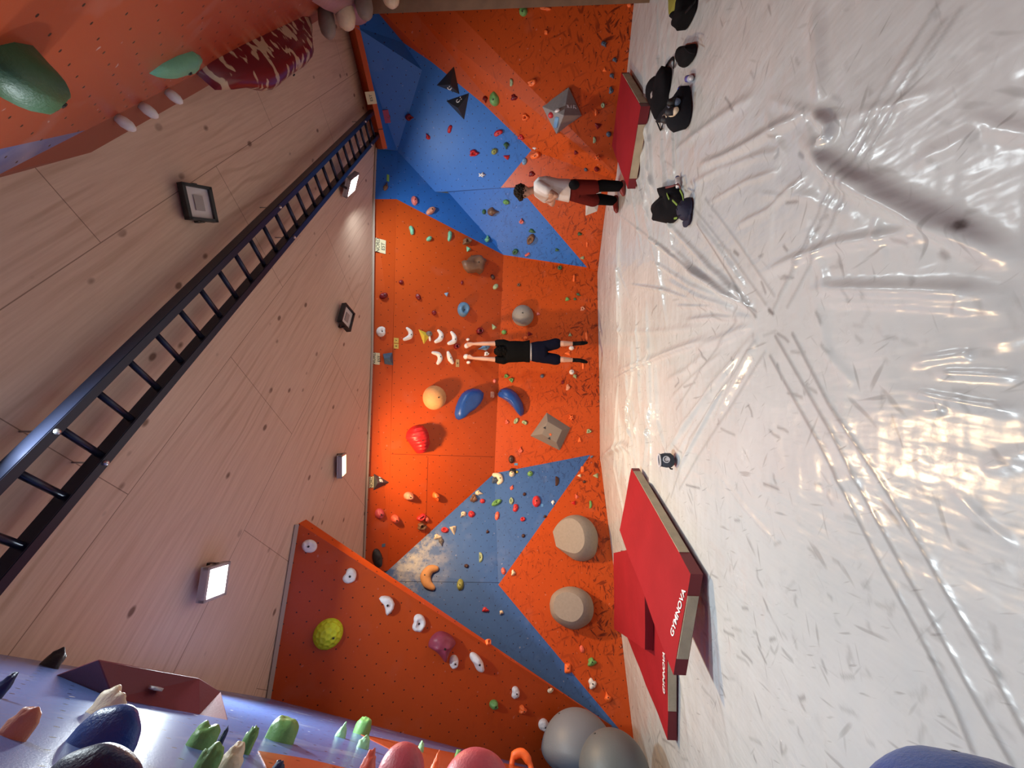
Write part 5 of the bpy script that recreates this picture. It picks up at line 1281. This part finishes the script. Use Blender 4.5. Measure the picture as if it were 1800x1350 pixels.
# harness pile with cap
GRN = plain('green_webbing', (.20, .34, .05), .6)
o, c_ = lying('climbing_harness', [(1166, 352), (1169, 340), (1171, 328), (1182, 326), (1196, 330), (1202, 342), (1202, 355), (1200, 370), (1194, 385), (1186, 392), (1176, 393), (1169, 386), (1166, 372)], .11, BC, 'black climbing harness with green webbing piled left of the rucksack', 'harness', rough=.4)
strap(o, c_, [(1168, 350, .08), (1155, 356, .12), (1146, 366, .12), (1150, 373, .08), (1166, 370, .04)], .034, BW, 'leg_loop')
strap(o, c_, [(1172, 340, .10), (1176, 350, .12)], .010, GRN, 'green_strap'); strap(o, c_, [(1182, 352, .12), (1190, 360, .13)], .010, GRN, 'green_strap')
strap(o, c_, [(1195, 334, .10), (1199, 342, .10), (1201, 352, .08)], .010, GRN, 'green_strap'); strap(o, c_, [(1185, 384, .12), (1190, 383, .12)], .010, GRN, 'green_strap')
strap(o, c_, [(1170, 330, .08), (1182, 327, .10), (1192, 324, .06), (1196, 332, .05)], .010, plain('webbing_red', (.16, .04, .04), .6), 'sling')
NAVYC = plain('cap_navy', (.012, .014, .040), .75, bump=.3, bscale=50)
p = onz(1212, 368); bm = bmesh.new(); bmesh.ops.create_uvsphere(bm, u_segments=24, v_segments=14, radius=.105, matrix=Matrix.Diagonal((1, .9, .95, 1)))
bmesh.ops.bisect_plane(bm, geom=bm.verts[:]+bm.edges[:]+bm.faces[:], plane_co=(0, 0, 0), plane_no=(0, 0, 1), clear_inner=True)
cp = bm_obj('cap', bm, NAVYC); cp.location = (p.x, p.y, .014); cp.rotation_euler = (0, 0, 0); tag(cp, 'navy blue peaked cap leaning on the climbing harness', 'cap')
bm = bmesh.new(); pts = [(-.10-.09*math.cos(a)*.9+0.02, .085*math.sin(a)) for a in [(-90+k*15)*math.pi/180 for k in range(13)]]
vs = [bm.verts.new((x, y, .018)) for x, y in pts]; f = bm.faces.new(vs); r = bmesh.ops.extrude_face_region(bm, geom=[f])
for q in r['geom']:
    if isinstance(q, bmesh.types.BMVert): q.co.z -= .012
bm_obj('peak', bm, NAVYC, cp, smooth=False)
bm = bmesh.new(); bmesh.ops.create_uvsphere(bm, u_segments=8, v_segments=6, radius=.01, matrix=Matrix.Translation((0, 0, .1))); bm_obj('button', bm, NAVYC, cp)
p = onz(1197, 321); bm = bmesh.new(); tube(bm, [(-.05, 0, .03), (.05, 0, .03)], .022, 12); o = bm_obj('chalk_tube', bm, plain('tube_white', (.8, .8, .8), .4)); o.location = p; o.rotation_euler = (0, 0, .2); tag(o, 'small white tube at the right end of the harness pile', 'tube')
bm = bmesh.new(); tube(bm, [(.05, 0, .03), (.065, 0, .03)], .019, 12); bm_obj('cap', bm, plain('tube_cap_blue', (.03, .05, .2), .4), o)
# chalk bag
p = onz(1190, 810); bm = bmesh.new()
tube(bm, [(0, 0, .004), (0, 0, .03), (0, 0, .08), (0, 0, .125), (0, 0, .14)], [.05, .072, .074, .064, .060], 22)
ck = bm_obj('chalk_bag', bm, plain('chalk_bag_grey', (.045, .055, .07), .8, bump=.4, bscale=50)); ck.location = (p.x, p.y+.03, .02); ck.rotation_euler = (math.radians(-8), 0, .3)
tag(ck, 'small dark grey chalk bag with a white logo standing alone on the sheet', 'chalk bag')
bm = bmesh.new(); tube(bm, [(.062*math.cos(a), .062*math.sin(a), .14) for a in [k*math.pi/12 for k in range(25)]], .009, 8); bm_obj('rim', bm, plain('fleece_white', (.6, .6, .62), .9), ck)
bm = bmesh.new(); bmesh.ops.create_cone(bm, cap_ends=True, segments=24, radius1=.034, radius2=.034, depth=.008, matrix=Matrix.Translation((.0, -.072, .085)) @ Matrix.Rotation(math.radians(90), 4, 'X')); lg = bm_obj('logo_patch', bm, WM, ck, smooth=False)
bm = bmesh.new(); tube(bm, [(0.022*math.cos(a)*1.0, -.078, .085+.022*math.sin(a)) for a in [k*.5 for k in range(9)]], .004, 6); bm_obj('logo_mark', bm, plain('logo_grey', (.06, .07, .08), .7), lg)
bm = bmesh.new(); tube(bm, [(-.06, 0, .05), (-.085, 0, .04), (-.088, 0, .02)], .008, 8); bm_obj('strap', bm, BW, ck)
# ---------------------------------------------------------------- people
def remeshed(name, prims, vox, mat_, parent=None, smooth_it=3, curly=0.0):
    """overlapping tapered limbs and ovals grown together into one continuous surface"""
    bm = bmesh.new()
    for p in prims:
        if p[0] == 'limb':
            _, pts, rad = p; flat = 1.0; pts = [Vector(q) for q in pts]
            tube(bm, pts, rad, 14, flat=flat)
            for q, r in zip(pts, rad): bmesh.ops.create_icosphere(bm, subdivisions=2, radius=r*0.995, matrix=Matrix.Translation(q))
        elif p[0] == 'oval':
            _, c, rr, rot = p
            bmesh.ops.create_icosphere(bm, subdivisions=3, radius=1, matrix=Matrix.Translation(c) @ rot.to_matrix().to_4x4() @ Matrix.Diagonal((*rr, 1)))
        elif p[0] == 'loft':                    # elliptical sections: (centre, half width vector, half depth vector)
            rings = [[bm.verts.new(c+a*math.cos(t)+b*math.sin(t)) for t in [2*math.pi*k/20 for k in range(20)]] for c, a, b in p[1]]
            for i in range(len(rings)-1):
                for k in range(20): bm.faces.new((rings[i][k], rings[i][(k+1) % 20], rings[i+1][(k+1) % 20], rings[i+1][k]))
            bm.faces.new(rings[0][::-1]); bm.faces.new(rings[-1])
    bmesh.ops.recalc_face_normals(bm, faces=bm.faces)
    me = bpy.data.meshes.new(name); bm.to_mesh(me); bm.free()
    o = bpy.data.objects.new(name, me); C.objects.link(o)
    md = o.modifiers.new('r', 'REMESH'); md.mode = 'VOXEL'; md.voxel_size = vox
    if smooth_it: sm = o.modifiers.new('s', 'SMOOTH'); sm.iterations = smooth_it; sm.factor = 0.5
    dg = bpy.context.evaluated_depsgraph_get(); m2 = bpy.data.meshes.new_from_object(o.evaluated_get(dg))
    bpy.data.objects.remove(o)
    if curly:
        for v_ in m2.vertices: v_.co += v_.normal*curly*noise.noise(v_.co*55)
    m2.materials.clear(); return link(name, m2, mat_, parent)
Q0 = Vector((0, 0, 1)).rotation_difference(Vector((0, 0, 1)))
SKIN = plain('skin_pale', (0.58, 0.33, 0.24), 0.5, bump=.05); SKIN2 = plain('skin_tanned', (0.40, 0.22, 0.15), 0.5, bump=.05)
def cloth(n, c): return plain(n, c, 0.9, bump=.5, bscale=18, spec=.12)
# --- climber hanging by both hands, seen from behind
hY = hit(820, 608)[0].y-0.20
def K(x, y, dy=0.0):
    d = ray(x, y); return EYE+d*((hY+dy)/d.y)
zc = lambda p, dz_: Vector((p.x, p.y, p.z+dz_))
Xv, Yv, Zv = Vector((1, 0, 0)), Vector((0, 1, 0)), UP
pr = []
hip = K(945, 618.5)
climber = empty('person', Vector((hip.x, hip.y, 0.35)), 'climber seen from behind hanging by both hands, black t-shirt, navy shorts, black socks', 'person')
def rel(prims, o0):
    out = []
    for p in prims:
        if p[0] == 'limb': out.append(('limb', [Vector(q)-o0 for q in p[1]], p[2]))
        elif p[0] == 'oval': out.append(('oval', p[1]-o0, p[2], p[3]))
        else: out.append(('loft', [(c-o0, a, b) for c, a, b in p[1]]))
    return out
shR, shL = K(885, 604), K(885, 633)
for sgn, (hy, wy, ey_, sh) in ((1, (605, 604.5, 604, shR)), (-1, (627, 629.5, 631, shL))):
    hand, wrist, elb = K(823, hy, .09), K(832, wy, .04), K(858, ey_, -.02)
    pr.append(('limb', [sh, (sh+elb)/2, elb, (elb*.65+wrist*.35), wrist], [.055, .050, .040, .042, .028]))
    pr.append(('loft', [(wrist, Xv*.03, Yv*.022), ((wrist+hand)/2, Xv*.040, Yv*.020), (hand, Xv*.042, Yv*.018)]))
    for k in range(4):                    # fingers close over the top of the ball
        b = hand+Xv*(-.030+.020*k); l = (.030, .034, .032, .026)[k]
        pr.append(('limb', [b, b+Zv*.028+Yv*.02, b+Zv*(.028)+Yv*(.02+l), b+Zv*.012+Yv*(.035+l)], [.010, .0095, .009, .008]))
    tb = (wrist+hand)/2-Xv*(.036*sgn)
    pr.append(('limb', [tb, tb-Xv*.016*sgn+Zv*.03+Yv*.02, tb-Xv*.010*sgn+Zv*.045+Yv*.045], [.013, .011, .010]))
nk = K(890, 618, .03)
def torso(k=0.0):
    return ('loft', [(K(889, 618.5, .0), Xv*(.10+k), Yv*(.07+k)), (K(893, 618.5), Xv*(.19+k), Yv*(.10+k)), (K(905, 618.5), Xv*(.185+k), Yv*(.115+k)), (K(922, 618.3), Xv*(.165+k), Yv*(.105+k)), (K(936, 618.3), Xv*(.165+k), Yv*(.11+k)), (K(950, 618.5), Xv*(.17+k), Yv*(.12+k)), (K(957, 618.5), Xv*(.14+k), Yv*(.11+k))])
pr.append(torso())
hd_ = K(881, 617.5, -.02)
pr.append(('limb', [K(893, 618.5), K(886, 618, .0)], [.06, .052]))
pr.append(('oval', hd_, (.078, .098, .112), Q0)); pr.append(('oval', hd_+Yv*.075-Zv*.045, (.052, .045, .05), Q0)); pr.append(('oval', hd_+Yv*.098-Zv*.01, (.012, .018, .02), Q0))
for sx in (-1, 1): pr.append(('oval', hd_+Xv*.080*sx-Zv*.01, (.012, .02, .032), Q0))
legs = []
for sgn, (hy, ky, ay, tx, ty) in ((1, (610, 604, 604, 1031, 602.5)), (-1, (628, 632, 633, 1031, 636.5))):
    h_, k_, an = K(952, hy), K(981, ky, -.01), K(1010, ay, .02)
    calf = K(990, ky, -.03); heel = K(1020, ay+.5*-sgn, .0); toe = K(tx, ty, .10)
    legs.append((h_, k_, calf, an, heel, toe, sgn))
    pr.append(('limb', [h_, (h_+k_)/2, k_, calf, (calf+an)/2, an], [.092, .078, .056, .058, .046, .034]))
    pr.append(('limb', [an, heel, (heel+toe)/2, toe], [.034, .034, .034, .022]))
O0 = climber.location.copy()
remeshed('body', rel(pr, O0), .0075, SKIN, climber)
sh_ = [('loft', [(K(886, 618.5), Xv*.11, Yv*.085), (K(892, 618.5), Xv*.215, Yv*.12), (K(905, 618), Xv*.215, Yv*.14), (K(920, 618), Xv*.205, Yv*.14), (K(931.5, 617.5), Xv*.225, Yv*.15)])]
for sh, ey_ in ((shR, 603.5), (shL, 632)): sh_.append(('limb', [K(893, 606 if ey_ < 610 else 630), sh, K(874.5, ey_)], [.08, .088, .076]))
remeshed('t_shirt', rel(sh_, O0), .012, cloth('black_cotton', (.003, .003, .0035)), climber)
remeshed('waistband', rel([('loft', [(K(929, 618.5), Xv*.175, Yv*.128), (K(936, 618.5), Xv*.180, Yv*.13)])], O0), .010, cloth('white_cotton', (.62, .58, .56)), climber)
so = [('loft', [(K(934, 618.5), Xv*.185, Yv*.135), (K(945, 618.5), Xv*.21, Yv*.15), (K(957, 618.5), Xv*.215, Yv*.145), (K(961, 618.5), Xv*.17, Yv*.12)])]
for h_, k_, *_r in legs: so.append(('limb', [h_, (h_+k_)/2, K(977.5, 604 if _r[-1] > 0 else 632)], [.115, .11, .112]))
remeshed('shorts', rel(so, O0), .012, cloth('navy_cotton', (.004, .005, .016)), climber)
bm = bmesh.new()
tube(bm, [K(977, 604.5)-O0, K(983.5, 604.5)-O0], [.085, .078], 18); bm_obj('inner_legging', bm, cloth('grey_cotton', (.10, .10, .12)), climber)
for h_, k_, calf, an, heel, toe, sgn in legs:
    remeshed('sock', rel([('limb', [K(1008, 604 if sgn > 0 else 633, .01), an, heel, (heel+toe)/2, toe], [.045, .041, .041, .041, .029])], O0), .007, cloth('black_sock', (.006, .006, .007)), climber)
remeshed('hair', rel([('oval', hd_+Zv*.02-Yv*.02, (.098, .112, .122), Q0), ('oval', hd_-Yv*.05-Zv*.06, (.085, .07, .08), Q0)], O0), .007, plain('hair_black', (.004, .0035, .0035), .8, spec=.12, bump=.8, bscale=90), climber, 1, .02)
# --- standing person with folded arms, seen from the side
sY = 6.15
def S(x, y, dy=0.0):
    d = ray(x, y); return EYE+d*((sY+dy)/d.y)
foot = S(1095, 335, -.1)
stand = empty('person', Vector((foot.x, foot.y, 0.0)), 'person standing with folded arms and bowed head, white t-shirt, dark red shorts, black leggings', 'person')
O1 = stand.location.copy()
hc = S(918.5, 337)
tilt = Matrix.Rotation(math.radians(-28), 4, 'Y').to_quaternion()      # chin towards the chest, facing left
F_ = tilt @ Vector((-1, 0, 0)); U_ = tilt @ Vector((0, 0, 1))
pb = [('oval', hc, (.098, .076, .110), tilt), ('oval', hc+F_*.055-U_*.062, (.052, .050, .050), tilt), ('oval', hc+F_*.104-U_*.012, (.020, .013, .020), tilt),
      ('oval', hc+F_*.092-U_*.052, (.014, .024, .009), tilt), ('oval', hc+F_*.088+U_*.024, (.014, .05, .010), tilt)]
for sy in (-1, 1): pb.append(('oval', hc+Yv*.078*sy-F_*.01, (.020, .010, .030), tilt))
pb.append(('limb', [S(944, 333), S(935, 335), S(927, 337)], [.062, .054, .052]))
pb.append(('loft', [(S(940, 331), Yv*.09, Xv*.07), (S(947, 330), Yv*.19, Xv*.10), (S(960, 331), Yv*.18, Xv*.12), (S(980, 333), Yv*.15, Xv*.11), (S(1000, 334), Yv*.16, Xv*.115), (S(1012, 334), Yv*.15, Xv*.11)]))
nsh, fsh = S(948, 326, -.17), S(946, 339, .17)
ar = {}
for key, sh, el, wr, ha in (('n', nsh, S(978, 344, -.21), S(967, 352, -.10), S(963, 355, -.02)), ('f', fsh, S(971, 359, .10), S(973, 352, -.10), S(969, 346, -.20))):
    ar[key] = (sh, el); pb.append(('limb', [sh, (sh+el)/2, el, (el*.6+wr*.4), wr], [.054, .048, .040, .040, .028]))
    dv = (ha-wr).normalized(); sd_ = dv.cross(Xv).normalized()
    pb.append(('loft', [(wr, sd_*.028, Xv*.020), ((wr+ha)/2, sd_*.040, Xv*.018), (ha, sd_*.040, Xv*.016)]))
    for k in range(4):
        b = ha+sd_*(-.030+.020*k); l = (.050, .058, .054, .042)[k]
        pb.append(('limb', [b, b+dv*l*.5+Xv*.008, b+dv*l+Xv*.022], [.0100, .0092, .0080]))
    tb = (wr+ha)/2+sd_*.035; pb.append(('limb', [tb, tb+dv*.03+sd_*.018, tb+dv*.055+sd_*.018], [.013, .011, .009]))
lg_ = [(S(1006, 329, -.08), S(1043, 329, -.10), S(1090, 327.5, -.16), S(1096, 340, -.16)), (S(1006, 340, .08), S(1041, 352, .14), S(1079, 353, .30), S(1086, 370, .30))]
for h_, k_, an, toe in lg_:
    pb.append(('limb', [h_, (h_+k_)/2, k_, k_*.68+an*.32+Xv*.02, an], [.088, .074, .055, .056, .036]))
    pb.append(('limb', [an, Vector((an.x+.02, an.y, .045)), Vector(((an.x+toe.x)/2, an.y, .045)), Vector((toe.x, toe.y, .035))], [.036, .036, .038, .026]))
remeshed('body', rel(pb, O1), .0075, SKIN2, stand)
ts = [('loft', [(S(938, 331), Yv*.10, Xv*.085), (S(946, 329.5), Yv*.21, Xv*.125), (S(960, 330), Yv*.21, Xv*.155), (S(980, 333), Yv*.19, Xv*.145), (S(1001, 335.5), Yv*.20, Xv*.16)])]
for sh, el in ar.values(): ts.append(('limb', [sh, sh*.5+el*.5], [.075, .072]))
remeshed('t_shirt', rel(ts, O1), .012, cloth('white_tee', (.62, .58, .56)), stand)
sh2 = [('loft', [(S(999, 334), Yv*.18, Xv*.135), (S(1010, 334), Yv*.19, Xv*.15), (S(1018, 334), Yv*.16, Xv*.13)])]
for h_, k_, an, toe in lg_: sh2.append(('limb', [h_, (h_+k_)/2, k_*.93+an*.07], [.115, .108, .102]))
remeshed('shorts', rel(sh2, O1), .012, cloth('dark_red_cotton', (.11, .012, .010)), stand)
remeshed('leggings', rel([('limb', [k_*.97+an*.03, k_*.68+an*.32+Xv*.02, an*.96+k_*.04], [.084, .088, .076]) for h_, k_, an, toe in lg_], O1), .011, cloth('black_leggings', (.003, .003, .004)), stand)
remeshed('waist_pouch', rel([('oval', S(1009, 325, -.19), (.075, .05, .085), Q0)], O1), .010, cloth('black_pouch', (.010, .010, .012)), stand)
for h_, k_, an, toe in lg_:
    remeshed('shoe', rel([('limb', [Vector((an.x+.05, an.y, .045)), Vector((an.x-.04, an.y, .048)), Vector((toe.x+.02, toe.y, .038)), Vector((toe.x-.02, toe.y, .03))], [.044, .046, .042, .026])], O1), .007, plain('shoe_red', (.20, .018, .012), .5), stand)
remeshed('hair', rel([('oval', hc+U_*.025-F_*.018, (.110, .092, .110), tilt), ('oval', hc+U_*.07+F_*.05, (.065, .07, .045), tilt)], O1), .007, plain('hair_brown', (.022, .013, .009), .8, spec=.15, bump=.8, bscale=90), stand, 1, .025)
for sy in (-1, 1):
    bm = bmesh.new(); bmesh.ops.create_uvsphere(bm, u_segments=10, v_segments=8, radius=.012, matrix=Matrix.Translation(hc+F_*.088+Yv*.030*sy+U_*.008-O1)); bm_obj('eye', bm, plain('eye_dark', (.03, .02, .02), .2), stand)
